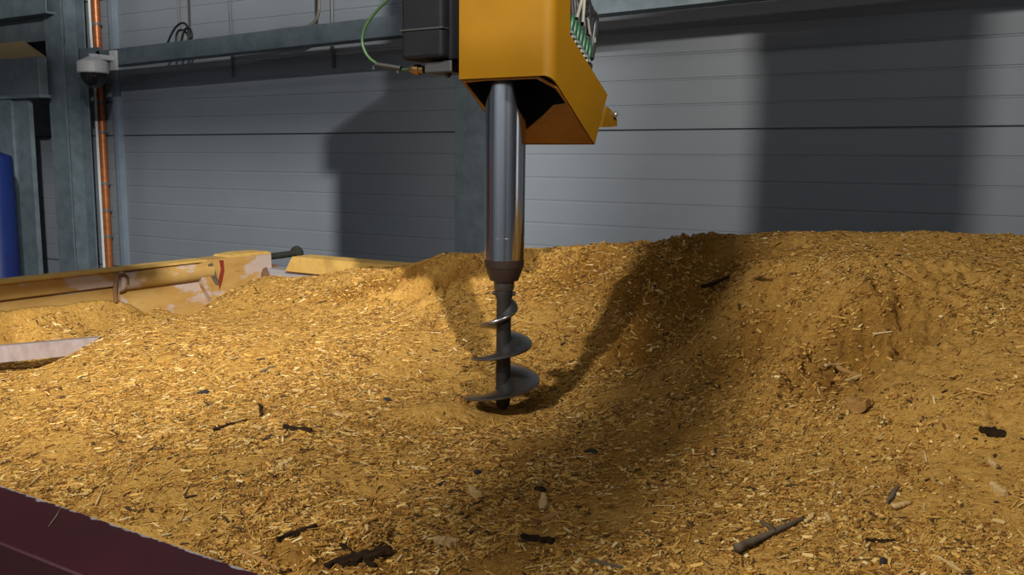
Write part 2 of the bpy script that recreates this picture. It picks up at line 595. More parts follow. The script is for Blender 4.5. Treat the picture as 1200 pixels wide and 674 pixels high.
# dome camera
dc = aty(109, 80, 4.52)
dm = empty('dome_camera', dc)
tag(dm, 'white dome security camera with smoked bubble on the left column', 'camera')
MB().lathe([(0.035, .09), (0.105, .055), (0.118, .045), (0.12, -0.03), (0.112, -0.04)], dc, seg=32).build('camera_housing', 'white', dm, smooth=True)
MB().lathe([(0.10, -0.041), (0.098, -0.07), (0.082, -0.115), (0.05, -0.145), (0.012, -0.155)], dc, seg=32).build('dome_bubble', 'dome', dm, smooth=True)
ar = MB().box(dc[0] - .02, dc[0] + .02, dc[1] - .02, 4.70, dc[2] + .075, dc[2] + .115, .006)
ar.box(dc[0] - .04, dc[0] + .05, 4.698, 4.719, dc[2] + .0, dc[2] + .16, .005)
ar.build('wall_arm', 'white', dm)

# conduits and loose cables on the upper wall
def wall_conduit(name, pts, r, label, mat='grey_pipe', Y=5.075):
    P = [aty(u, v, Y) for u, v in pts]
    o = MB().tube(smooth_path(P, 6), r, 8).build(name, mat, smooth=True)
    return tag(o, label, 'cable')


wall_conduit('wall_conduit', [(208, -60), (209, 0), (211, 48)], 0.011, 'thin grey conduit dropping behind the beam beside the coiled cable', 'grey_pipe')
wall_conduit('black_cable', [(220, -60), (221, -5), (222, 30), (221, 46), (221, 60)], 0.010, 'straight black cable hanging down the wall to the coil', 'black')
wall_conduit('grey_cable', [(268, -60), (269, 0), (271, 36), (272, 90)], 0.010, 'single grey cable straight down the wall right of the coil', 'grey_pipe')
wall_conduit('bent_conduit', [(373, -60), (374, 0), (373, 16), (367, 27), (356, 32), (335, 34), (310, 38), (272, 43)], 0.012, 'bent pale conduit curving down onto the top of the beam', 'label_white', Y=4.83)
wall_conduit('wall_conduit', [(388, -60), (389, 0), (390, 80)], 0.013, 'grey vertical conduit on the wall left of the motor', 'grey_pipe')
coil = MB()
for pts, Yc in (([(194, 57), (200, 42), (206, 32), (213, 27), (219, 30), (221, 42), (219, 56)], 4.80),
                ([(206, 56), (207, 40), (212, 35), (218, 38), (221, 46), (214, 56)], 4.815),
                ([(211, 56), (216, 36), (222, 33), (225, 42), (222, 48), (214, 56)], 4.785)):
    coil.tube(smooth_path([aty(u, v, Yc) for u, v in pts], 6), 0.009, 8)
tag(coil.build('cable_coil', 'black', smooth=True), 'untidy coil of thin black cable standing on the beam at upper left', 'cable')

# ------------------------------------------------------------------ trailer
T = empty('trailer', (-1.0, 2.5, ZF))
tag(T, 'tipping trailer with maroon side rail and dusty yellow headboard, full of sawdust', 'trailer')
HX, HT = -4.0, -0.556                      # headboard plane and top
NR, RT = 1.222, -0.85                      # near rail inner edge and top
FE = 3.0                                   # rear end of the body
sw = MB().box(-4.25, FE, 1.13, 1.18, -2.3, RT - .261).build('side_wall', 'maroon', T)
ob = MB().prism([(1.022, RT - .004), (1.026, RT), (NR - .004, RT), (NR, RT - .004), (NR, RT - .26), (1.128, RT - .26)], 'x', -4.25, FE)
rail = ob.build('top_rail', 'maroon', sw, origin=(0, 1.122, RT - .1))
# scratch in the rail paint
s0, s1 = atz(57, 617, RT + .001), atz(71, 596, RT + .001)
MB().tube([s0, (s0 + s1) / 2 + np.array([.003, 0, 0]), s1], [0.0008, 0.0018, 0.0006], 6).build('paint_scratch', 'bar', rail)
MB().box(-4.25, FE, 3.80, 3.90, -2.3, HT - .09).build('far_side_wall', 'maroon', T)
fr0 = -3.80
MB().prism([(fr0, HT - .09), (fr0 + .06, HT + .0), (FE, HT + .0), (FE, HT - .09)], 'y', 3.775, 3.93).build('far_rail', 'dust_pale', T)
MB().box(-4.25, FE, 1.06, 3.90, -2.42, -2.301).build('load_floor', 'under', T)
MB().box(FE, FE + .08, 1.06, 3.9, -2.3, RT).build('tailgate', 'maroon', T)
MB().box(-4.2, FE, 1.9, 2.1, -2.72, -2.421).box(-4.2, FE, 2.9, 3.1, -2.72, -2.421).build('chassis', 'under', T)
for wx in (-3.2, 0.6, 1.9):
    ax = MB().cyl((wx, 1.25, ZF + .5), (wx, 3.75, ZF + .5), .06, 12).box(wx - .06, wx + .06, 1.93, 2.07, ZF + .5, -2.721).box(wx - .06, wx + .06, 2.93, 3.07, ZF + .5, -2.721).build('axle', 'under', T)
    for wy in (1.28, 3.68):
        MB().lathe([(.2, -.15), (.42, -.15), (.49, -.10), (.5, 0), (.49, .10), (.42, .15), (.2, .15)], (wx, wy, ZF + .5), (0, 1, 0), 36).build('wheel', 'tyre', T, smooth=True)

# headboard
hb = MB()
hb.box(-4.12, HX - .025, 1.181, 3.80, -2.3, HT - .02)
head = hb.build('headboard', 'headboard', T, origin=(HX, 2.5, HT))
y140 = atx(141, 325, HX)[1]
y245 = atx(240, 308, HX)[1]
MB().box(-4.12, HX, 1.181, y140, HT - .085, HT - .012, .006).build('upper_band', 'headboard', head, origin=(HX, 2.0, HT))
MB().box(-4.12, HX - .008, 1.181, y140, HT - .165, HT - .095, .004).build('lower_band', 'headboard', head, origin=(HX, 1.3, HT - .2))
MB().box(-4.13, HX + .004, 1.181, y245 + .05, HT - .012, HT, .004).build('top_cap', 'dust_pale', head)
tb = MB().lathe([(.02, -.0), (.058, .0), (.062, .012), (.058, .03), (.052, .035), (.052, y245 - y140 + .06)], (HX - .03, y140 - .01, HT - .066), (0, 1, 0), 28)
tb.build('round_bar', 'headboard', head, origin=(HX, 3.3, HT - .3), smooth=True)
bk = MB()
yb = atx(316, 300, HX)[1]
bk.prism([(y245 - .06, HT - .03), (y245 + .02, HT + .0), (yb, HT + .004), (yb + .005, HT - .16), (yb - .05, HT - .29), (y245 + .05, HT - .27), (y245 - .02, HT - .15)], 'x', -4.12, HX + .012)
bk.build('corner_block', 'headboard', head, origin=(HX + .7, 3.9, HT - .1))
MB().prism([(yb - .33, HT - .0), (yb - .31, HT + .012), (yb - .2, HT + .018), (yb - .03, HT + .014), (yb, HT + .002), (yb, HT - .004), (yb - .33, HT - .004)], 'x', -4.125, HX + .014).build('dust_crust', 'dust_pale', head)
# red paint run on the block
r0 = [atx(u, v, HX + .014) for u, v in ((257, 305), (262, 305), (263, 318), (260, 332), (257, 340), (256, 328), (259, 316))]
mr = paint('red_paint_mark', (0.22, 0.02, 0.008), (0.16, 0.03, 0.01), 20, 0.6)
rp = MB()
rp.prism([(p[1], p[2]) for p in r0], 'x', HX + .0125, HX + .0145)
o = rp.build('red_paint_run', mr, head)
g0 = [atx(u, v, HX + .014) for u, v in ((244, 310), (249, 308), (254, 322), (257, 334), (253, 334), (247, 324))]
MB().prism([(p[1], p[2]) for p in g0], 'x', HX + .0125, HX + .0142).build('scraped_patch', 'grey_wood', head)
# hook
hk = [atx(u, v, HX + .02) for u, v in ((149, 333), (148, 325), (143, 322), (138, 324), (136, 332), (135, 343), (136, 354))]
MB().tube(smooth_path(hk, 5), 0.011, 8).build('rope_hook', 'rust', head, smooth=True)
# pin and joint
p0, p1 = atx(314, 301, HX - .03), atx(346, 297, HX - .03)
pn = MB().cyl(p0, p1, 0.021, 16)
dd = Vector(p1 - p0).normalized()
pn.lathe([(.02, -.004), (.045, 0), (.048, .018), (.040, .034), (.015, .04)], p1, dd, 20)
pn.build('latch_pin', 'pin', head, smooth=True)
j0 = atx(306, 324, HX - .01)
MB().lathe([(.03, -.02), (.055, 0), (.058, .03), (.04, .045), (.036, .08), (.048, .085), (.05, .12), (.03, .14)], j0, (0, 1, 0.12), 20).build('hinge_joint', 'rust', head, smooth=True)
# cross bar lying over the load
c0, c1 = atz(0, 409, -0.78), atz(112, 399, -0.78)
cdv = Vector((c1 - c0)).normalized()
q0 = Vector(c0) - cdv * 0.85
q1 = Vector(c1) + cdv * 1.0
q0.z = q1.z = -0.80
sd = cdv.cross(Vector((0, 0, 1))).normalized() * 0.028
cb = MB()
for (pa, pb) in ((q0, q1),):
    hz = [(-1, -.032), (1, -.032), (1, .026), (.6, .035), (-.6, .035), (-1, .026)]
    va = [cb.bm.verts.new(pa + sd * a + Vector((0, 0, b))) for a, b in hz]
    vb = [cb.bm.verts.new(pb + sd * a + Vector((0, 0, b))) for a, b in hz]
    for i in range(6):
        cb.bm.faces.new((va[i], va[(i + 1) % 6], vb[(i + 1) % 6], vb[i]))
    cb.bm.faces.new(va[::-1])
    cb.bm.faces.new(vb)
cb.build('cross_bar', 'bar', T)

# ------------------------------------------------------------------ sawdust heap: a height field
ctrl = []


def cz(u, v, z):
    p = atz(u, v, z)
    ctrl.append((p[0], p[1], p[2]))


def cy(u, v, Y, dz=0):
    p = aty(u, v, Y)
    ctrl.append((p[0], p[1], p[2] + dz))


for u, z in ((300, -.86), (450, -.835), (600, -.80), (750, -.765), (900, -.73), (1050, -.70), (1200, -.67), (1400, -.64)):
    cz(u, 676, z)
for u, z in ((40, -.862), (140, -.85), (300, -.83), (450, -.815), (600, -.795), (750, -.75), (900, -.705), (1050, -.66), (1200, -.62), (1400, -.58)):
    cz(u, 600, z)
for u, z in ((0, -.845), (200, -.815), (400, -.80), (600, -.80), (750, -.75), (900, -.66), (1050, -.60), (1200, -.545), (1400, -.50)):
    cz(u, 520, z)
for u, z in ((110, -.80), (220, -.77), (380, -.765), (500, -.785), (600, -.80), (700, -.755), (800, -.68), (900, -.60), (1050, -.515), (1200, -.46), (1400, -.42)):
    cz(u, 455, z)
for u, z in ((200, -.725), (320, -.70), (450, -.69), (580, -.69), (700, -.66), (800, -.61), (900, -.525), (1050, -.445), (1200, -.39), (1400, -.37)):
    cz(u, 400, z)
cy(180, 366, 2.75)
cy(260, 345, 3.15)
cy(90, 412, 2.12)
cy(130, 386, 2.4)
cy(210, 372, 2.8)
cy(300, 360, 3.05)
cy(400, 356, 3.15)
cy(480, 354, 3.2)
cy(560, 346, 3.2)
cy(650, 332, 3.25)
cy(750, 342, 3.1)
cy(850, 350, 2.85)
cy(900, 345, 2.75)
cy(1000, 345, 2.6)
cy(1100, 340, 2.6)
cy(1200, 340, 2.6)
for u, v in ((330, 325), (420, 310), (520, 298), (600, 292), (680, 288), (760, 284), (830, 279), (900, 275), (1000, 271.5), (1100, 272), (1200, 276), (1400, 283)):
    cy(u, v, 3.56, {330: -.045, 420: -.02, 830: -.035, 900: -.012, 1000: -.012, 1100: -.012, 1200: -.014, 1400: -.014}.get(u, 0))
ctrl.append((-3.75, 3.45, -.74))
for u, v in ((450, 322), (520, 312), (600, 304), (700, 301)):
    cy(u, v, 3.42)
for u, v in ((800, 300), (900, 296), (1000, 294), (1100, 294), (1200, 297)):
    cy(u, v, 3.2)
for u, v in ((330, 325), (420, 310), (520, 298), (600, 292), (760, 284), (900, 275), (1000, 271), (1100, 272), (1200, 276), (1400, 283)):
    p = aty(u, v, 3.56)
    ctrl.append((p[0], 3.82, min(p[2] - 0.10, -0.45)))
# the low lobe against the headboard
for u, v in ((0, 372), (60, 364), (110, 357), (150, 359)):
    p = atx(u, v, HX + .03)
    ctrl.append(tuple(p))
for u, v, z in ((40, 385, -.775), (100, 380, -.79), (20, 402, -.83), (60, 430, -.855), (10, 440, -.86)):
    cz(u, v, z)
ctrl.append((-3.6, 3.6, -.77))
ctrl.append((-3.95, 3.6, -.86))
ctrl.append((-3.72, 2.75, -.865))
ctrl.append((-3.85, 2.95, -.86))
ctrl.append((-3.96, 3.05, -.86))
ctrl.append((-3.96, 3.3, -.88))
ctrl.append((-3.85, 3.25, -.87))
for x in (-4.0, -3.5, -3.0, -2.5, -2.0):
    ctrl.append((x, 1.24, -.875))
for x in (-1.5, -1.2):
    ctrl.append((x, 1.24, -.862))
for x, z in ((-.9, -.84), (-.3, -.82), (.5, -.80), (1.5, -.80)):
    ctrl.append((x, 1.24, z))
for y, z in ((1.8, -.6), (2.5, -.40), (3.2, -.28), (3.6, -.27)):
    ctrl.append((1.6, y, z))
ctrl = np.array(ctrl)


def tps(P, vals, Q, lam=2e-4):
    def U(r2):
        return np.where(r2 > 1e-12, 0.5 * r2 * np.log(r2 + 1e-12), 0.0)
    n = len(P)
    d2 = ((P[:, None, :] - P[None, :, :]) ** 2).sum(-1)
    K = U(d2) + np.eye(n) * lam
    A = np.zeros((n + 3, n + 3))
    A[:n, :n] = K
    A[:n, n] = 1
    A[:n, n + 1:] = P
    A[n, :n] = 1
    A[n + 1:, :n] = P.T
    sol = np.linalg.solve(A, np.concatenate([vals, np.zeros(3)]))
    out = np.zeros(len(Q))
    for s in range(0, len(Q), 20000):
        q = Q[s:s + 20000]
        d = ((q[:, None, :] - P[None, :, :]) ** 2).sum(-1)
        out[s:s + 20000] = U(d) @ sol[:n] + sol[n] + q @ sol[n + 1:]
    return out


GX0, GX1, GY0, GY1, GS = -3.995, 1.6, 1.226, 3.85, 0.006
nx = int((GX1 - GX0) / GS) + 1
ny = int((GY1 - GY0) / GS) + 1
gx = GX0 + np.arange(nx) * GS
gy = GY0 + np.arange(ny) * GS
# coarse evaluation of the spline, then bilinear refinement
cs = 4
cgx = np.linspace(gx[0], gx[-1], nx // cs + 2)
cgy = np.linspace(gy[0], gy[-1], ny // cs + 2)
CX, CY = np.meshgrid(cgx, cgy)
CZ = tps(ctrl[:, :2], ctrl[:, 2], np.stack([CX.ravel(), CY.ravel()], -1)).reshape(CX.shape)


def bilin(Zg, x0, y0, dx, dy, X, Y):
    fx = np.clip((X - x0) / dx, 0, Zg.shape[1] - 1.001)
    fy = np.clip((Y - y0) / dy, 0, Zg.shape[0] - 1.001)
    ix = fx.astype(int)
    iy = fy.astype(int)
    tx, ty = fx - ix, fy - iy
    return (Zg[iy, ix] * (1 - tx) + Zg[iy, ix + 1] * tx) * (1 - ty) + (Zg[iy + 1, ix] * (1 - tx) + Zg[iy + 1, ix + 1] * tx) * ty


GX, GY = np.meshgrid(gx, gy)
HB = bilin(CZ, cgx[0], cgy[0], cgx[1] - cgx[0], cgy[1] - cgy[0], GX, GY)


def vnoise(X, Y, cell, seed):
    g = np.random.default_rng(seed).random((96, 96))
    fx, fy = X / cell + 500.37, Y / cell + 300.71
    ix, iy = np.floor(fx).astype(int), np.floor(fy).astype(int)
    tx, ty = fx - ix, fy - iy
    tx = tx * tx * (3 - 2 * tx)
    ty = ty * ty * (3 - 2 * ty)
    a = g[iy % 96, ix % 96]
    b = g[iy % 96, (ix + 1) % 96]
    c = g[(iy + 1) % 96, ix % 96]
    d = g[(iy + 1) % 96, (ix + 1) % 96]
    return (a * (1 - tx) + b * tx) * (1 - ty) + (c * (1 - tx) + d * tx) * ty - 0.5


def fbm(X, Y, cell, seed, octv=4, gain=0.55):
    o = 0
    amp = 1
    for k in range(octv):
        o = o + amp * vnoise(X + 3.1 * k, Y - 1.7 * k, cell / 2 ** k, seed + k)
        amp *= gain
    return o


def first_hit(u, v, Hm):
    d = ray(u, v)
    t = np.linspace(0.8, 7.0, 3000)
    X, Y, Z = d[0] * t, d[1] * t, d[2] * t
    ok = (X > gx[0]) & (X < gx[-1]) & (Y > gy[0]) & (Y < gy[-1])
    h = bilin(Hm, gx[0], gy[0], GS, GS, X, Y)
    hit = np.where(ok & (Z <= h))[0]
    if len(hit) == 0:
        return None
    i = hit[0]
    return np.array([X[i], Y[i], h[i]])


# rough, crumbly areas, then moist and painted-shade patches (place, half-sizes in metres across and away, strength)
camx, camy = np.array([math.cos(YAW), math.sin(YAW)]), np.array([-math.sin(YAW), math.cos(YAW)])


def blob(u, v, ra, rb):
    p = first_hit(u, v, HB)
    a = (GX - p[0]) * camx[0] + (GY - p[1]) * camx[1]
    b = (GX - p[0]) * camy[0] + (GY - p[1]) * camy[1]
    return np.exp(-((a / ra) ** 2 + (b / rb) ** 2))


rough = 0
for u, v, ra, rb, s in ((440, 336, .30, .12, 1.0), (530, 325, .22, .14, .9), (660, 312, .30, .18, 1.0), (770, 310, .3, .3, .8), (850, 335, .22, .2, .8),
                        (1040, 360, .18, .12, .9), (1000, 400, .28, .22, 1.0), (985, 438, .15, .12, 1.0), (1090, 385, .10, .12, .8), (880, 400, .25, .2, .7),
                        (760, 400, .25, .2, .5), (1140, 490, .12, .08, .4), (640, 450, .14, .12, .6), (430, 650, .2, .1, .5), (1100, 330, .12, .2, .6)):
    rough = np.maximum(rough, s * blob(u, v, ra, rb))
damp_shade = 0  # moist brown scarps, plus shade on the heap put into the colour
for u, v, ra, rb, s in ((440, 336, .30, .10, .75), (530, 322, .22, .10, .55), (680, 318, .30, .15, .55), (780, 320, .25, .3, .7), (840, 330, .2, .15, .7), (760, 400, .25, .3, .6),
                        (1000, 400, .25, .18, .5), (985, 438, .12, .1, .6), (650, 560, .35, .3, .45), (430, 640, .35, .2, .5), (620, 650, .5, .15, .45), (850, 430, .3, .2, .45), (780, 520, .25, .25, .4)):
    damp_shade = np.maximum(damp_shade, s * blob(u, v, ra, rb))
n1 = fbm(GX, GY, 0.22, 1, 3)
n2 = fbm(GX, GY, 0.055, 21, 4, 0.6)
n3 = vnoise(GX, GY, 0.016, 51)


def worley(X, Y, cell, seed):
    """distance to the nearest of jittered cell points, for crumbly clods"""
    g = np.random.default_rng(seed).random((128, 128, 2))
    fx, fy = X / cell + 400.3, Y / cell + 400.9
    ix, iy = np.floor(fx).astype(int), np.floor(fy).astype(int)
    best = np.full(X.shape, 9.0)
    for a in (-1, 0, 1):
        for b in (-1, 0, 1):
            p = g[(iy + b) % 128, (ix + a) % 128]
            best = np.minimum(best, (ix + a + p[..., 0] - fx) ** 2 + (iy + b + p[..., 1] - fy) ** 2)
    return np.sqrt(best)


wx, wy = GX + 0.03 * n2, GY + 0.03 * fbm(GX, GY, 0.055, 33, 3)
clods = (1 - worley(wx, wy, 0.06, 201)) * 0.022 + (1 - worley(wx, wy, 0.028, 202)) * 0.013
H = HB + 0.008 * n1 + (0.007 + 0.020 * rough) * n2 + (0.12 + 2.2 * rough) * (clods - 0.018) + (0.004 + 0.010 * rough) * n3 + 0.003 * vnoise(GX, GY, 0.009, 61)
step = fbm(GX, GY, 0.13, 91, 4, 0.55)
sm = np.clip((step - 0.02) / 0.10, 0, 1)
H += rough * 0.032 * (sm * sm * (3 - 2 * sm) - 0.5)
for u, v, ra, rb, s in ((440, 338, .30, .045, .055), (520, 326, .20, .04, .045), (700, 312, .22, .05, .045), (840, 330, .16, .05, .06), (1045, 362, .14, .035, .045), (1005, 404, .22, .06, .045),
                        (985, 440, .12, .03, .035)):
    wob = np.clip(0.6 + 1.6 * fbm(GX, GY, 0.09, 131, 3), 0, 1.3)
    H -= 1.4 * s * blob(u, v, ra, rb) * wob
# the hole bored by the auger and the loose mound thrown out of it
AX, AY = aty(592, 200, 2.45)[:2]
rr = np.hypot(GX - AX, GY - AY)
H -= 0.012 * np.exp(-(rr / 0.15) ** 2)
mp_ = first_hit(535, 492, HB)
md = ((GX - mp_[0]) * camx[0] + (GY - mp_[1]) * camx[1]) / 0.17, ((GX - mp_[0]) * camy[0] + (GY - mp_[1]) * camy[1]) / 0.11
mound = np.exp(-(md[0] ** 2 + md[1] ** 2))
H += 0.06 * mound * (1 - np.exp(-(rr / 0.12) ** 2))
# keep the heap inside the rail
H = np.where(GY < 1.30, np.minimum(H, np.where(GX < -1.0, -0.853, H) + 0.5 * (GY - 1.226) * (GX < -1.0)), H)
co = np.stack([GX.ravel(), GY.ravel(), H.ravel()], -1)
idx = np.arange(nx * ny).reshape(ny, nx)
quads = np.stack([idx[:-1, :-1].ravel(), idx[:-1, 1:].ravel(), idx[1:, 1:].ravel(), idx[1:, :-1].ravel()], -1)
# skirt down to the load floor
rim = np.concatenate([idx[0, :], idx[1:, -1], idx[-1, -2::-1], idx[-2:0:-1, 0]])
low = co[rim].copy()
low[:, 2] = -2.298
base = len(co)
co2 = np.concatenate([co, low])
k = len(rim)
sk = np.stack([rim, base + np.arange(k), base + (np.arange(k) + 1) % k, np.roll(rim, -1)], -1)
quads = np.concatenate([quads, sk])
org = np.array([-1.2, 2.5, -2.298])


def np_mesh(name, verts, faces, mat, origin, smooth=True):
    me = bpy.data.meshes.new(name)
    nv, nf = len(verts), len(faces)
    me.vertices.add(nv)
    me.vertices.foreach_set('co', (verts - origin).astype(np.float32).ravel())
    me.loops.add(nf * 4)
    me.loops.foreach_set('vertex_index', faces.astype(np.int32).ravel())
    me.polygons.add(nf)
    me.polygons.foreach_set('loop_start', np.arange(0, nf * 4, 4, dtype=np.int32))
    me.polygons.foreach_set('use_smooth', np.full(nf, smooth))
    me.update(calc_edges=True)
    me.materials.append(mat)
    o = bpy.data.objects.new(name, me)
    COL.objects.link(o)
    o.location = (origin[0], origin[1], origin[2] + Z0)
    return o


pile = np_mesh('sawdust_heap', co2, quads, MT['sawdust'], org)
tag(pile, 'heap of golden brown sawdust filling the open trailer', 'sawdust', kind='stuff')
at_ = pile.data.attributes.new('damp_shade', 'FLOAT', 'POINT')
dv = np.concatenate([damp_shade.ravel(), np.zeros(k)]).astype(np.float32)
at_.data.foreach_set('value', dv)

# surface normals for laying things on the heap
dHy, dHx = np.gradient(H, GS)
Hs = H


def surf(X, Y):
    z = bilin(Hs, gx[0], gy[0], GS, GS, X, Y)
    a = bilin(SX, gx[0], gy[0], GS, GS, X, Y)
    b = bilin(SY, gx[0], gy[0], GS, GS, X, Y)
    n = np.stack([-a, -b, np.ones_like(a)], -1)
    return z, n / np.linalg.norm(n, axis=-1, keepdims=True)


def boxblur(A, r):
    for ax in (0, 1):
        c = np.cumsum(np.concatenate([np.take(A, [0] * (r + 1), ax), A, np.take(A, [-1] * r, ax)], ax), ax)
        n = A.shape[ax]
        A = (np.take(c, range(2 * r + 1, 2 * r + 1 + n - 1), ax) - np.take(c, range(0, n - 1), ax)) / (2 * r + 1)
        A = np.concatenate([A, np.take(A, [-1], ax)], ax)
    return A


SX, SY = boxblur(dHx, 2), boxblur(dHy, 2)

# loose slivers and flakes lying all over the heap: far too many to count
NC = 240000
cand = NC * 5
X = RNG.uniform(-3.96, 0.6, cand)
Y = RNG.uniform(1.234, 3.68, cand)
dist = np.hypot(X, Y)
dens = np.clip(2.0 / dist, 0.35, 1.25) ** 1.5
clump = vnoise(X, Y, 0.16, 301) + 0.6 * vnoise(X, Y, 0.05, 305)
coarse = np.clip(1.0 - (X + 1.1) * 0.4, 0.65, 1.0)
fm = bilin(mound, gx[0], gy[0], GS, GS, X, Y)
pr = dens * np.clip(0.55 + 1.3 * clump, 0.05, 1.4) * coarse * (1 - 0.97 * np.clip(fm * 1.8, 0, 1))
# only where the photograph's neighbourhood can see
side = X * camx[0] + Y * camx[1]
dep = X * camy[0] + Y * camy[1]
vis = (np.abs(side) < 0.75 * dep + 0.3)
keep = np.where(vis & (RNG.random(cand) < pr / 1.3))[0][:NC]
X, Y, clump = X[keep], Y[keep], clump[keep]
nC = len(X)
z, nrm = surf(X, Y)
L = np.exp(RNG.normal(math.log(0.0085), 0.55, nC)).clip(0.0035, 0.042)
Wd = (L * RNG.uniform(0.10, 0.36, nC)).clip(0.0012, 0.0075)
Tk = (Wd * RNG.uniform(0.15, 0.4, nC)).clip(0.0006, 0.0025)
L *= np.clip(1.0 - (X + 1.3) * .5, .5, 1.05)
lng = (RNG.random(nC) < 0.05 * np.clip(1.2 - (X + 1.6) * .5, .2, 1.2))
L = np.where(lng, RNG.uniform(.018, .052, nC), L)
Wd = np.where(lng, RNG.uniform(.0016, .0042, nC), Wd)
Tk = np.minimum(Tk, Wd * .5)
rgh = bilin(rough, gx[0], gy[0], GS, GS, X, Y)
crumb = RNG.random(nC) < np.clip(rgh - .3, 0, 1) * .45
L = np.where(crumb, RNG.uniform(.005, .016, nC), L)
Wd = np.where(crumb, L * RNG.uniform(.25, .6, nC), Wd)
Tk = np.where(crumb, L * RNG.uniform(.12, .32, nC), Tk)
ang = RNG.uniform(0, 2 * np.pi, nC)
t0 = np.stack([np.cos(ang), np.sin(ang), np.zeros(nC)], -1)
t0 += RNG.normal(0, 1, (nC, 3)) * np.where(crumb, .6, .22)[:, None] * np.array([0, 0, 1])
tx = t0 - (t0 * nrm).sum(-1, keepdims=True) * nrm * 0.85
tx /= np.linalg.norm(tx, axis=-1, keepdims=True)
ty = np.cross(nrm + RNG.normal(0, 1, (nC, 3)) * np.where(crumb, .7, .3)[:, None], tx)
ty /= np.linalg.norm(ty, axis=-1, keepdims=True)
tz = np.cross(tx, ty)
cen = np.stack([X, Y, z], -1) + nrm * (Tk * 0.6 + 0.0015)[:, None]
tap = RNG.uniform(0.35, 1.0, nC)
cv = []
for (sx, sy, sz) in ((-1, -1, -1), (1, -1, -1), (1, 1, -1), (-1, 1, -1), (-1, -1, 1), (1, -1, 1), (1, 1, 1), (-1, 1, 1)):
    w = Wd * (tap if sx > 0 else 1.0)
    cv.append(cen + tx * (sx * L / 2)[:, None] + ty * (sy * w / 2)[:, None] + tz * (sz * Tk / 2)[:, None])
cv = np.stack(cv, 1).reshape(-1, 3)
fq = np.array([[0, 3, 2, 1], [4, 5, 6, 7], [0, 1, 5, 4], [1, 2, 6, 5], [2, 3, 7, 6], [3, 0, 4, 7]])
cf = (np.arange(nC)[:, None, None] * 8 + fq[None]).reshape(-1, 4)
chips = np_mesh('wood_shavings', cv, cf, MT['chips'], np.array([-1.2, 2.5, -0.9]), False)
tag(chips, 'countless small wood slivers and flakes scattered over the sawdust heap', 'wood shavings', kind='stuff')
pal = np.array([(.66, .45, .16), (.56, .34, .09), (.50, .275, .06), (.38, .185, .035), (.21, .095, .02), (.06, .035, .015), (.72, .56, .28)])
pw = np.array([.08, .15, .22, .24, .20, .08, .03])
pick = RNG.choice(len(pal), nC, p=pw)
pick = np.where(crumb, RNG.choice([1, 2, 3, 3, 4, 4, 2], nC), pick)
cc_ = pal[pick] * RNG.uniform(0.8, 1.12, (nC, 1))
ca = chips.data.color_attributes.new('chip_colour', 'FLOAT_COLOR', 'POINT')
ca.data.foreach_set('color', np.repeat(np.concatenate([cc_, np.ones((nC, 1))], 1), 8, 0).astype(np.float32).ravel())


# ------------------------------------------------------------------ single pieces of wood that stand out
def put(u0, v0, u1, v1):
    a, b = first_hit(u0, v0, H), first_hit(u1, v1, H)
    m = (a + b) / 2
    zz, nn = surf(np.array([m[0]]), np.array([m[1]]))
    m[2] = zz[0]
    n = Vector(nn[0])
    n = (n + Vector((0, 0, .5))).normalized()
    t = Vector(b - a)
    L_ = t.length
    t = (t - n * t.dot(n)).normalized()
    s = n.cross(t)
    f = np.linspace(-.5, .5, 11) * L_
    sx, sy_ = m[0] + f * t.x, m[1] + f * t.y
    off = bilin(H, gx[0], gy[0], GS, GS, sx, sy_) - (m[2] + f * t.z)
    m[2] += float(np.percentile(off, 75))
    return Vector(m), t, s, n, L_


def finish(bm, frame, name, mat, label, cat, lift, smooth=False, group=None):
    m, t, s, n, L_ = frame
    bmesh.ops.recalc_face_normals(bm, faces=bm.faces[:])
    me = bpy.data.meshes.new(name)
    bm.to_mesh(me)
    bm.free()
    if smooth:
        me.polygons.foreach_set('use_smooth', [True] * len(me.polygons))
    me.materials.append(MT[mat])
    o = bpy.data.objects.new(name, me)
    COL.objects.link(o)
    R = Matrix((t, s, n)).transposed().to_4x4()
    R.translation = m + n * lift + Vector((0, 0, Z0))
    o.matrix_world = R
    tag(o, label, cat, group)
    return o


def slab(frame, width, thick, jag, curl, rnd, nseg=9):
    """irregular flat piece with broken ends; long axis x"""
    L_ = frame[4]
    bm = bmesh.new()
    rows = []
    for i in range(nseg + 1):
        f = i / nseg
        x = (f - .5) * L_
        w = width * (0.55 + 0.45 * math.sin(math.pi * min(max(f * .9 + .08, 0), 1))) * rnd.uniform(1 - jag, 1 + jag * .5)
        off = rnd.uniform(-1, 1) * width * jag * .3
        zc = curl * (f - .5) ** 2 * 4 * thick + rnd.uniform(-.15, .15) * thick
        th = thick * rnd.uniform(.75, 1.15)
        e = rnd.uniform(-1, 1) * L_ * .03 if 0 < i < nseg else rnd.uniform(-1, 1) * L_ * .06
        rows.append([bm.verts.new((x + e * .5, off - w / 2, zc - th / 2)), bm.verts.new((x + e, off - w / 2 * .8, zc + th / 2)),
                     bm.verts.new((x - e, off + rnd.uniform(-.2, .2) * w, zc + th * .62)),
                     bm.verts.new((x - e * .6, off + w / 2 * .85, zc + th / 2)), bm.verts.new((x + e * .3, off + w / 2, zc - th / 2))])
    for a, b in zip(rows, rows[1:]):
        for j in range(5):
            bm.faces.new((a[j], a[(j + 1) % 5], b[(j + 1) % 5], b[j]))
    bm.faces.new(rows[0][::-1])
    bm.faces.new(rows[-1])
    return bm


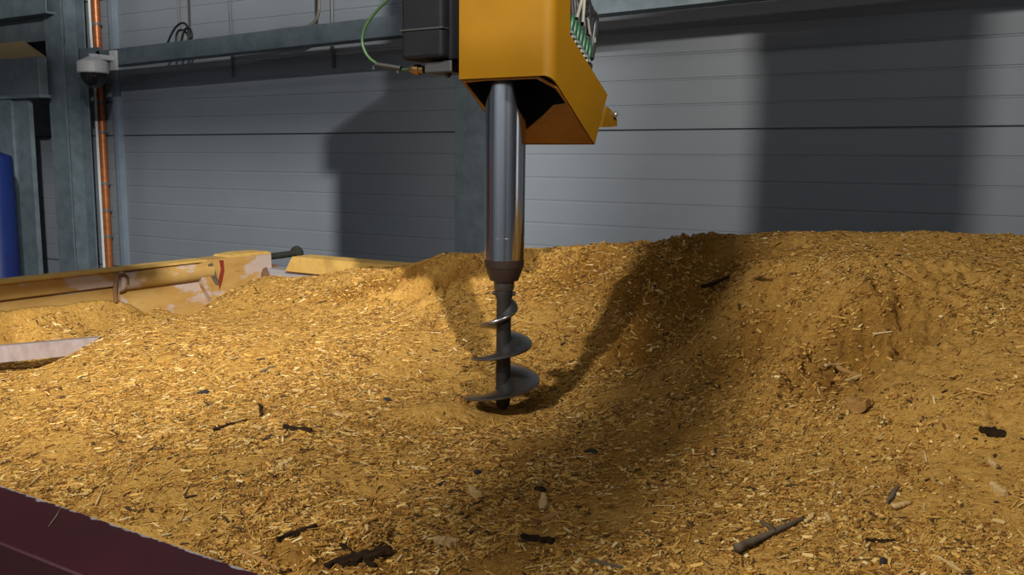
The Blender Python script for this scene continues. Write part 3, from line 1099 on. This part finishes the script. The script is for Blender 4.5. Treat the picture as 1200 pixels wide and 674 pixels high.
def twig(frame, rad, rnd, bend=0.06, stub=None, taper=.55):
    L_ = frame[4]
    mb = MB()
    n = 14
    pts, rs = [], []
    ph = rnd.uniform(0, 6)
    for i in range(n + 1):
        f = i / n
        pts.append(((f - .5) * L_, L_ * bend * math.sin(f * 3.0 + ph * .3) + rnd.uniform(-.12, .12) * rad, L_ * bend * .4 * math.sin(f * 4 + ph)))
        rs.append(rad * (1 - (1 - taper) * f) * rnd.uniform(.85, 1.12))
    mb.tube(pts, rs, 8)
    if stub:
        f, ln, a = stub
        p = Vector(pts[int(f * n)])
        mb.tube([p, p + Vector((math.cos(a) * ln * .5, math.sin(a) * ln * .5, ln * .3)), p + Vector((math.cos(a) * ln, math.sin(a) * ln, ln * .5))], [rad * .8, rad * .6, rad * .35], 7)
    return mb.bm


def lump(frame, w, h, rnd):
    L_ = frame[4]
    bm = bmesh.new()
    bmesh.ops.create_icosphere(bm, subdivisions=3, radius=.5)
    ph = [rnd.uniform(0, 6) for _ in range(6)]
    for v in bm.verts:
        c = v.co
        q = 1 + .16 * math.sin(5 * c.x + ph[0]) + .14 * math.sin(7 * c.y + ph[1]) + .12 * math.sin(6 * c.z + ph[2]) + .07 * math.sin(13 * c.x + 9 * c.y + ph[3])
        v.co = Vector((c.x * L_ * q, c.y * w * q, c.z * h * q))
    return bm


RN = random.Random(5)
PIECES = [
    # kind, name, ends, size, material, label, category
    ('twig', 'twig', (868, 655, 938, 609), (.0085, .05, (.6, .03, 1.9)), 'grey_wood', 'thick grey twig with a side stub lying at the lower right', 'stick'),
    ('slab', 'bark_piece', (400, 645, 440, 668), (.014, .007), 'bark', 'dark bark shred crossing over the largest bark piece at the bottom', 'bark'),
    ('slab', 'bark_piece', (384, 664, 460, 651), (.034, .011), 'bark', 'largest dark bark piece, at the bottom beyond the maroon rail', 'bark'),
    ('slab', 'bark_piece', (325, 637, 372, 620), (.014, .009), 'bark', 'narrow dark bark strip left of the largest bark piece', 'bark'),
    ('slab', 'bark_piece', (612, 633, 650, 639), (.018, .010), 'bark', 'dark bark flake at bottom centre right of the pale split chip', 'bark'),
    ('twig', 'bark_curl', (294, 474, 316, 490), (.008, .16, None), 'bark', 'dark curved bark curl on the bright left slope', 'bark'),
    ('slab', 'bark_piece', (333, 504, 366, 508), (.020, .010), 'bark', 'flat dark bark oval below the curved curl on the left slope', 'bark'),
    ('slab', 'bark_piece', (250, 506, 266, 500), (.013, .008), 'bark', 'short dark bark bit left of the flat bark oval, nearer the rail', 'bark'),
    ('slab', 'bark_piece', (265, 500, 290, 494), (.008, .006), 'bark', 'thin dark bark sliver just left of the curved bark curl', 'bark'),
    ('lump', 'pebble', (231, 462, 247, 461), (.022, .014), 'stone', 'small dark grey pebble high on the bright left slope', 'pebble'),
    ('slab', 'bark_piece', (305, 437, 323, 430), (.014, .007), 'grey_wood', 'grey brown bark flake uphill of the dark grey pebble', 'bark'),
    ('lump', 'pebble', (448, 469, 459, 471), (.018, .012), 'stone', 'grey pebble left of the loose mound beside the auger', 'pebble'),
    ('slab', 'wood_chip', (392, 485, 410, 489), (.026, .006), 'pale_wood', 'pale square wood chip on the slope right of the bark curl', 'wood chip'),
    ('slab', 'wood_chip', (295, 501, 307, 503), (.016, .005), 'pale_wood', 'small pale wood chip under the curved bark curl', 'wood chip'),
    ('slab', 'wood_chip', (328, 548, 342, 540), (.028, .007), 'pale_wood', 'pale blocky wood chip straight below the flat bark oval', 'wood chip'),
    ('slab', 'wood_chip', (344, 458, 356, 460), (.020, .006), 'pale_wood', 'whitish wood chip highest on the bright left slope', 'wood chip'),
    ('slab', 'wood_chip', (551, 578, 567, 586), (.022, .014), 'pale_wood', 'thick pale wood block below the loose mound at centre', 'wood chip'),
    ('slab', 'wood_chip', (508, 636, 538, 640), (.026, .013), 'pale_wood', 'broken pale wood chunk at the bottom centre edge', 'wood chip'),
    ('slab', 'wood_chip', (636, 600, 637, 582), (.022, .007), 'pale_wood', 'pale rectangular wood chip below the dark knot', 'wood chip'),
    ('lump', 'bark_knot', (630, 574, 638, 579), (.020, .014), 'bark', 'dark bark knot at the tip of the pale rectangular chip', 'bark'),
    ('slab', 'wood_chip', (633, 612, 656, 602), (.022, .006), 'tan_wood', 'tan flat wood chip lying against the pale rectangular chip', 'wood chip'),
    ('slab', 'splinter', (645, 596, 656, 610), (.005, .004), 'pale_wood', 'thin pale splinter across the tan flat chip', 'splinter'),
    ('lump', 'pebble', (555, 554, 565, 556), (.017, .012), 'stone', 'dark round pebble above the thick pale wood block', 'pebble'),
    ('lump', 'pebble', (683, 532, 703, 530), (.017, .013), 'stone', 'elongated dark grey pebble right of centre below the auger', 'pebble'),
    ('twig', 'broken_stick', (858, 334, 902, 349), (.010, .03, None), 'tan_wood', 'tan broken stick in the shaded hollow right of the drill', 'stick'),
    ('twig', 'thin_stick', (862, 340, 879, 324), (.005, .03, None), 'tan_wood', 'thin tan stick crossing the broken stick', 'stick'),
    ('twig', 'dark_stick', (818, 328, 862, 320), (.010, .03, None), 'bark', 'dark stick lying just left of the two crossed tan sticks', 'stick'),
    ('twig', 'thin_stick', (1050, 320, 1078, 330), (.005, .03, None), 'tan_wood', 'thin brown stick alone on the upper right slope', 'stick'),
    ('twig', 'thin_stick', (965, 436, 988, 428), (.006, .05, None), 'pale_wood', 'pale stick at the left of the splintered cluster on the right', 'stick'),
    ('slab', 'splinter', (985, 438, 1012, 444), (.016, .007), 'tan_wood', 'broad tan splinter in the middle of the cluster on the right', 'splinter'),
    ('slab', 'splinter', (992, 447, 1018, 436), (.010, .006), 'pale_wood', 'pale splinter at the right end of the splintered cluster', 'splinter'),
    ('slab', 'wood_chunk', (996, 479, 1020, 484), (.036, .022), 'tan_wood', 'largest jagged pale wood chunk on the open right slope', 'wood chip'),
    ('slab', 'bark_piece', (1148, 505, 1178, 510), (.022, .010), 'bark', 'dark curled bark piece near the right edge', 'bark'),
    ('slab', 'splinter', (1155, 501, 1170, 505), (.008, .006), 'tan_wood', 'tan splinter resting on the upper side of the curled bark piece', 'splinter'),
    ('slab', 'wood_chip', (1163, 569, 1179, 583), (.017, .010), 'pale_wood', 'pale oblong wood chip near the right edge below the bark', 'wood chip'),
    ('slab', 'wood_chip', (1159, 543, 1168, 549), (.013, .008), 'pale_wood', 'small pale wood chip between curled bark and oblong chip', 'wood chip'),
    ('twig', 'peg_chip', (1047, 598, 1067, 591), (.0075, .0, None), 'pale_wood', 'pale round wooden peg on the lower right slope', 'wood chip'),
    ('slab', 'splinter', (1040, 592, 1052, 572), (.012, .006), 'grey_wood', 'grey upright splinter just left of the round peg', 'splinter'),
    ('slab', 'wood_chip', (945, 614, 953, 604), (.014, .007), 'pale_wood', 'pale chip right of the thick grey twig tip', 'wood chip'),
    ('slab', 'wood_chip', (967, 604, 974, 614), (.010, .006), 'pale_wood', 'narrow pale chip second to the right of the grey twig', 'wood chip'),
    ('lump', 'pebble', (1031, 660, 1042, 660), (.016, .012), 'stone', 'grey pebble at the bottom right of the heap', 'pebble'),
    ('slab', 'splinter', (1098, 655, 1128, 674), (.007, .004), 'pale_wood', 'long pale splinter at the bottom edge right of the grey pebble', 'splinter'),
    ('slab', 'splinter', (1015, 636, 1048, 637), (.008, .005), 'bark', 'dark slim splinter above the grey pebble at bottom right', 'splinter'),
    ('slab', 'splinter', (280, 649, 328, 671), (.009, .006), 'tan_wood', 'long tan splinter beside the end of the maroon rail', 'splinter'),
    ('slab', 'splinter', (210, 612, 236, 602), (.006, .004), 'pale_wood', 'pale straight splinter beside the maroon rail midway', 'splinter'),
    ('slab', 'splinter', (214, 582, 224, 566), (.005, .004), 'pale_wood', 'pale splinter pointing uphill above the maroon rail', 'splinter'),
    ('slab', 'splinter', (110, 596, 122, 576), (.005, .004), 'pale_wood', 'slim pale splinter by the rail at the lower left', 'splinter'),
    ('slab', 'splinter', (30, 574, 60, 546), (.005, .004), 'pale_wood', 'long slim splinter leaning at the far lower left rail', 'splinter'),
    ('slab', 'wood_chip', (474, 584, 494, 582), (.018, .006), 'tan_wood', 'tan wood chip left of the thick pale block', 'wood chip'),
    ('slab', 'splinter', (925, 480, 962, 474), (.006, .004), 'pale_wood', 'pale thin splinter on the slope left of the jagged chunk', 'splinter'),
    ('slab', 'splinter', (690, 658, 730, 668), (.012, .006), 'grey_wood', 'grey brown splinter at the bottom edge right of centre', 'splinter'),
]
for kind, name, e, sz, mat, lab, cat in PIECES:
    fr = put(*e)
    if kind == 'slab':
        finish(slab(fr, sz[0], sz[1], .5 if mat == 'bark' else .28, RN.uniform(-.3, .6), RN), fr, name, mat, lab, cat, sz[1] * .35)
    elif kind == 'twig':
        finish(twig(fr, sz[0], RN, sz[1], sz[2]), fr, name, mat, lab, cat, sz[0] * .55, True)
    else:
        finish(lump(fr, sz[0], sz[1], RN), fr, name, mat, lab, cat, sz[1] * .25, True)

# ------------------------------------------------------------------ the sampling drill
TX, TY = AX, 2.45
D = empty('sampling_drill', (TX, TY, -0.80))
tag(D, 'yellow overhead sampling drill with polished tube and auger over the sawdust', 'drill')


def tz_(v):
    return aty(592, v, TY)[2]


MB().lathe([(.0655, tz_(304)), (.0655, tz_(303.6)), (.0655, tz_(278.4)), (.0655, tz_(278)), (.0640, tz_(277.9)), (.0640, tz_(276.6)), (.0655, tz_(276.5)), (.0655, tz_(276.1)), (.0655, .32), (.0655, .325)], (TX, TY, 0), seg=64).build('drill_tube', 'chrome', D, smooth=True)
MB().lathe([(.040, tz_(329)), (.047, tz_(328.5)), (.060, tz_(316)), (.0605, tz_(314)), (.064, tz_(313)), (.066, tz_(305)), (.066, tz_(304) + .001)], (TX, TY, 0), seg=48).build('tube_collar', 'collar', D, smooth=True)
MB().lathe([(.031, tz_(340)), (.034, tz_(338)), (.034, tz_(329) + .002)], (TX, TY, 0), seg=32).build('drill_shank', 'steel_dark', D, smooth=True)
sh = MB().lathe([(.010, -.815), (.022, -.80), (.0245, -.785), (.0245, tz_(352)), (.029, tz_(347)), (.029, tz_(340) + .002)], (TX, TY, 0), seg=28)
sh.lathe([(.007, -.038), (.007, .038)], (TX, TY, tz_(344)), (1, .35, 0), 10)
auger = sh.build('auger_shaft', 'shaft', D, smooth=True)


def flight():
    bm = bmesh.new()
    turns_z = [(-.16, -.790), (0, -.772), (1, -.640), (2, -.528), (2.75, -.425)]
    rz = [(-.80, .134), (-.772, .136), (-.64, .109), (-.53, .082), (-.47, .05), (-.425, .027)]
    n = 170
    rows = []
    for i in range(n + 1):
        tt = -.12 + (2.75 + .12) * i / n
        z = np.interp(tt, [a for a, b in turns_z], [b for a, b in turns_z])
        R = np.interp(z, [a for a, b in rz], [b for a, b in rz])
        if tt < 0:
            R *= 1 + tt * .5
        th = YAW + math.pi + tt * 2 * math.pi
        c, s_ = math.cos(th), math.sin(th)
        row = []
        for f, dz in ((0, .012), (.35, .007), (.7, .002), (.97, 0), (1.0, -.002)):
            r = .023 + (R - .023) * f
            row.append(bm.verts.new((TX + r * c, TY + r * s_, z + dz)))
        for f, dz in ((1.0, -.007), (.97, -.009), (.6, -.004), (0, .004)):
            r = .023 + (R - .023) * f
            row.append(bm.verts.new((TX + r * c, TY + r * s_, z + dz)))
        rows.append(row)
    m = len(rows[0])
    for a, b in zip(rows, rows[1:]):
        for j in range(m):
            bm.faces.new((a[j], a[(j + 1) % m], b[(j + 1) % m], b[j]))
    bm.faces.new(rows[0][::-1])
    bm.faces.new(rows[-1])
    o = MB()
    o.bm.free()
    o.bm = bm
    return o


flight().build('auger_flight', 'flight', auger, smooth=True)

# folded sheet housing: front plate, two side plates, sloping underside with an opening
XR_, XL_, YF_ = -1.243, -1.566, 2.315
pB1 = atx(697, 169.5, XR_)
pB2 = atx(712, 111, XR_)
pK = atx(668, 40, XR_)
pF = atx(645.5, 88, XR_)
YF_ = pF[1]
TOPZ = 1.40
sidep = [(YF_, pF[2]), (pB1[1], pB1[2]), (pB2[1], pB2[2]), (pK[1], pK[2]), (pK[1] - .015, TOPZ), (YF_, TOPZ)]
th = .006
RC = .035
slope_b = (pB1[2] - pF[2]) / (pB1[1] - YF_)


def shell_path(off):
    """front plate, rounded fold, start of the right plate; off = inset"""
    P = [(XL_ + off, YF_ + off), (XL_ + .1, YF_ + off), (XR_ - RC - .06, YF_ + off)]
    for i in range(9):
        t = i / 8 * math.pi / 2
        P.append((XR_ - RC + (RC - off) * math.sin(t), YF_ + RC - (RC - off) * math.cos(t)))
    return P


hs = MB()
yk = pK[1] - .015


def low_z(y):
    return pF[2] + max(0, y - YF_ - .004) * slope_b


def cols(off):
    out = []
    for (x, y) in shell_path(off):
        out.append((hs.bm.verts.new((x, y, low_z(y) if x > XR_ - RC else pF[2])), hs.bm.verts.new((x, y, pK[2])), hs.bm.verts.new((x, y, TOPZ))))
    return out


oc, ic = cols(0), cols(th)
for c, flip in ((oc, 0), (ic, 1)):
    for p, q in zip(c, c[1:]):
        for j in (0, 1):
            f = (p[j], q[j], q[j + 1], p[j + 1])
            hs.bm.faces.new(f[::-1] if flip else f)
for p, q, p2, q2 in zip(oc, oc[1:], ic, ic[1:]):
    hs.bm.faces.new((p[0], p2[0], q2[0], q[0]))
right = [(YF_ + RC, low_z(YF_ + RC)), (pB1[1], pB1[2]), (pB2[1], pB2[2]), (pK[1], pK[2]), (yk, TOPZ), (YF_ + RC, TOPZ)]
hs.prism(right, 'x', XR_ - th, XR_)
hs.prism([(YF_ + th, pF[2])] + sidep[1:5] + [(YF_ + th, TOPZ)], 'x', XL_, XL_ + th)
hs.prism([(pK[1], pK[2]), (pB2[1], pB2[2]), (pB2[1] - .004, pB2[2] - .006), (pK[1] - .004, pK[2] - .006)], 'x', XL_ + th, XR_ - th)
hs.prism([(pB2[1], pB2[2]), (pB1[1], pB1[2]), (pB1[1] - .006, pB1[2] + .002), (pB2[1] - .006, pB2[2] - .002)], 'x', XL_ + th, XR_ - th)
house = hs.build('drill_housing', 'yellow', D, smooth=True)
# underside plate with the irregular opening for the tube
def under_pt(x, f, off=0.0):
    return Vector((x, YF_ + (pB1[1] - YF_) * f, pF[2] + (pB1[2] - pF[2]) * f + off))


outer = [(XL_ + th, .03), (XL_ + .09, .03), (XR_ - RC - .01, .03), (XR_ - th, .17), (XR_ - th, .3), (XR_ - th, .6), (XR_ - th, .995), (-1.40, .995), (XL_ + .08, .995), (XL_ + th, .995), (XL_ + th, .66), (XL_ + th, .35)]
inner = [(XL_ + .012, .05), (XL_ + .09, .035), (XR_ - RC - .02, .04), (XR_ - .014, .18), (XR_ - .010, .34), (XR_ - .010, .40), (XR_ - .06, .42), (-1.36, .56), (XL_ + .10, .78), (XL_ + .035, .72), (XL_ + .02, .6), (XL_ + .014, .35)]
ub_ = bmesh.new()
lo = [ub_.verts.new(under_pt(*p)) for p in outer]
li = [ub_.verts.new(under_pt(*p)) for p in inner]
uo = [ub_.verts.new(under_pt(*p, .005)) for p in outer]
ui = [ub_.verts.new(under_pt(*p, .005)) for p in inner]
n_ = len(outer)
for i in range(n_):
    j = (i + 1) % n_
    ub_.faces.new((lo[i], lo[j], li[j], li[i]))
    ub_.faces.new((uo[i], ui[i], ui[j], uo[j]))
    ub_.faces.new((li[i], li[j], ui[j], ui[i]))
    ub_.faces.new((lo[i], uo[i], uo[j], lo[j]))
mbu = MB()
mbu.bm.free()
mbu.bm = ub_
mbu.build('underside_plate', 'yellow_dirty', house)
# ragged black rubber seal round the tube
rb = bmesh.new()
rs_ = random.Random(3)
ringa, ringb = [], []
for kx in range(48):
    t = 2 * math.pi * kx / 48
    ex = TX + .0645 * math.cos(t)
    ey = TY + .0645 * math.sin(t)
    # outer edge clipped to the inside of the housing
    ox = min(max(TX + .30 * math.cos(t), XL_ + th + .001), XR_ - th - .001)
    oy = min(max(TY + .26 * math.sin(t), YF_ + th + .001), YF_ + .24 + rs_.uniform(-.012, .012))
    if ox > XR_ - RC:
        oy = max(oy, YF_ + RC)
    fz = lambda y: pF[2] + (pB1[2] - pF[2]) * ((y - YF_) / (pB1[1] - YF_)) + .012
    zt = pF[2] + .032
    ringa.append(rb.verts.new((ex, ey, zt + rs_.uniform(-.004, .004))))
    ringb.append((rb.verts.new((ox, oy, zt + rs_.uniform(-.004, .004))), rb.verts.new((ox, oy, min(zt - .004, fz(oy) - .004 + rs_.uniform(-.003, .003))))))
for kx in range(48):
    j = (kx + 1) % 48
    rb.faces.new((ringa[kx], ringa[j], ringb[j][0], ringb[kx][0]))
    rb.faces.new((ringb[kx][0], ringb[j][0], ringb[j][1], ringb[kx][1]))
mbr = MB()
mbr.bm.free()
mbr.bm = rb
mbr.build('rubber_seal', 'rubber', house)
# rear bracket with bolt
bq = [atx(u, v, XR_ - .03) for u, v in ((704, 149), (707, 138), (711, 125), (716, 130), (722, 140), (722, 148), (713, 149))]
bk_ = MB().prism([(p[1], p[2]) for p in bq], 'x', XR_ - .036, XR_ - .026).build('rear_bracket', 'yellow', house)
bb = atx(718, 130, XR_ - .03)
MB().cyl((bb[0] - .02, bb[1], bb[2] - .012), (bb[0] + .02, bb[1], bb[2] - .012), .006, 8).lathe([(.011, 0), (.011, .008)], (bb[0] + .006, bb[1], bb[2] - .012), (1, 0, 0), 6).build('bracket_bolt', 'silver', bk_)
MB().cyl((bb[0] - .01, bb[1] - .05, bb[2] - .03), (bb[0] - .01, bb[1] - .012, bb[2] - .03), .012, 10).build('bracket_stop', 'black', bk_)

# connector strip on the sloping back
K3, B3 = Vector(pK), Vector(pB2)
sl = (B3 - K3)
sld = sl.normalized()
nr = Vector((0, -sld.z, sld.y))
if nr.z < 0:
    nr = -nr


def on_slope(f, n_off, x_off):
    return K3 + sl * f + nr * n_off + Vector((x_off, 0, 0))


cbk = MB()
vs = []
for x in (-.16, -.004):
    for f, n_ in ((-.02, .001), (.58, .001), (.58, .02), (-.02, .02)):
        vs.append(cbk.bm.verts.new(on_slope(f, n_, x)))
for fidx in ((0, 1, 2, 3), (4, 7, 6, 5), (0, 4, 5, 1), (1, 5, 6, 2), (2, 6, 7, 3), (3, 7, 4, 0)):
    cbk.bm.faces.new([vs[i] for i in fidx])
strip = cbk.build('connector_strip', 'black', house)
lean = (nr * .75 + Vector((0, 0, .65))).normalized()
for i in range(7):
    f = .02 + .075 * i
    p = on_slope(f, .006, -.004)
    g = MB().lathe([(.0065, 0), (.0078, .002), (.0078, .046), (.005, .05)], p + lean * .010, lean, 12).build('green_connector', 'green', strip, smooth=True)
    MB().lathe([(.0085, 0), (.0085, .009)], p, lean, 6).build('connector_nut', 'silver', g)
    top = p + lean * .06
    MB().tube(smooth_path([top, top + lean * .03 + Vector((-.008, 0, .02)), Vector((top.x - .02, K3.y + .055 + .004 * i, top.z + .16)), Vector((top.x - .03, K3.y + .05 + .004 * i, 1.0))], 6), .0055, 8).build('connector_hose', 'black', g, smooth=True)
# bulky black hoses behind
for i, (fa, xo, rad) in enumerate(((.50, -.055, .020), (.40, -.05, .019), (.28, -.06, .02), (.60, -.05, .017), (.16, -.055, .019))):
    p = on_slope(fa, .052, xo + .02)
    MB().tube(smooth_path([p, p + lean * .05 + Vector((0, .01, .02)), p + lean * .09 + Vector((0, .0, .05)), Vector((p.x, K3.y + .075 + .006 * i, p.z + .18)), Vector((p.x, K3.y + .06 + .005 * i, 1.0))], 6), rad, 12).build('black_hose', 'black', strip, smooth=True)
for (u0, v0, u1, v1, w) in ((676, 21, 684, -8, .006), (683, 26, 685, -6, .0055), (691, 40, 689, 22, .004), (697, 50, 697, 44, .003)):
    a, b = atx(u0, v0, XR_ + .004), atx(u1, v1, XR_ + .004)
    MB().tube([a, b], w, 8).build('cable_tag', 'label_white', strip)

# motor on the left with its connector and earth cable
MX0, MX1, MY0, MY1 = aty(470, 40, 2.37)[0], -1.60, 2.37, 2.60
mz = aty(490, 69, 2.37)[2]
mo = MB().box(MX0, MX0 + .165, MY0, MY1, mz, 1.40, .012).box(MX0 + .165, MX1 - .0, MY0 + .03, MY1, mz - .005, 1.40, .006)
motor = mo.build('drill_motor', 'motor', D)
MB().box(MX0 - .004, MX0 + .169, MY0 - .004, MY1 - .02, mz + .09, mz + .096, .002).build('motor_seam', 'black', motor)
MB().box(MX1, XL_, 2.42, 2.56, mz + .05, 1.39).build('motor_mount', 'black', D)
k0, k1 = aty(497, 86, 2.40), aty(529, 86, 2.40)
con = MB().box(k0[0], k1[0], 2.40, 2.50, k0[2], mz - .0055, .005).lathe([(.012, 0), (.009, -.012), (.004, -.015)], (k0[0] + .075, 2.43, k0[2]), (0, 0, 1), 12).build('motor_connector', 'black', motor)
f1, f0 = aty(497, 82, 2.43), aty(481, 81, 2.43)
gl = MB().lathe([(.010, 0), (.013, .006), (.013, .02), (.017, .022), (.017, .04), (.013, .042), (.013, Vector(f1 - f0).length)], f0, Vector(f1 - f0), 12).build('brass_gland', 'brass', con, smooth=True)
cpts = [aty(u, v, 2.43) for u, v in ((483, 81), (470, 81.5), (455, 79), (442, 74.5), (432, 67), (426, 56), (424.5, 46), (427, 34), (434, 22), (444, 10), (456, -2), (470, -18))]
cpts += [aty(500, -60, 2.40), aty(520, -90, 2.40)]
cab = MB().tube(smooth_path(cpts, 6), .0052, 10).build('earth_cable', 'cable_green', motor, smooth=True)
sp_ = [aty(u, v, 2.425) for u, v in ((441, 75.5), (455, 77.5), (470, 80))]
MB().tube(smooth_path(sp_, 4), .0075, 10).build('cable_sleeve', 'black', cab, smooth=True)
for u, v in ((438.5, 79), (467, 83)):
    c = aty(u, v, 2.43)
    MB().lathe([(.007, -.008), (.007, .006)], c, (.4, 0, 1), 8).build('cable_tie', 'black', cab)

# carriage and girder that carry the drill, above the frame
MB().box(MX0, XR_ + .03, 2.30, 2.72, 1.401, 1.569, .01).build('carriage', 'yellow_dirty', D)
MB().box(XL_ + .02, XR_ - .02, 2.42, 2.70, 1.57, ZC - .02).box(XL_ - .1, XR_ + .1, 2.3, 2.8, ZC - .02, ZC).build('mast', 'yellow_dirty', D)
ct = MB().box(.2, 1.75, -1.06, -.94, 3.265, 3.345)  # bar added out of view to shade a band of the back wall
for hx in (.4, 1.6):
    ct.cyl((hx, -1, 3.35), (hx, -1, ZC), .008, 8)
tag(ct.build('shade_bar', 'galv_dark'), 'straight steel bar added under the ceiling to shade the back wall', 'shade bar')
MB().box(XR_ + .001, -1.06, 2.345, 2.62, .80, 2.3, .01).build('shade_box', 'black', D)  # box added above the view to block a lit strip on the wall
wt = empty('shade_tray', (-1.7, 0.15, 0.95))  # tray added out of view to shade a strip of the heap
tag(wt, 'added steel tray hung over the near side of the trailer above the camera', 'shade tray')
MB().box(-1.867, -1.533, -.74, 1.15, .95, .965).box(-1.867, -1.857, -.74, 1.15, .965, 1.03).box(-1.543, -1.533, -.74, 1.15, .965, 1.03).build('tray', 'galv_dark', wt)
for hx, hy in ((-1.862, -.6), (-1.538, -.6), (-1.862, 1.0), (-1.538, 1.0)):
    MB().cyl((hx, hy, 1.03), (hx, hy, ZC), .006, 8).build('hanger_rod', 'galv_dark', wt)
rc = MB().box(-5.9, -4.9, .30, .80, ZF, -.02, .02).box(-5.95, -4.85, .25, .85, -.019, .02)  # red box added out of view for a red streak in the tube
tag(rc.build('red_reflector', paint('red_reflector_paint', (0.5, 0.02, 0.012), None, 3, 0.4)), 'tall red box added out of view to reflect in the drill tube', 'reflector')
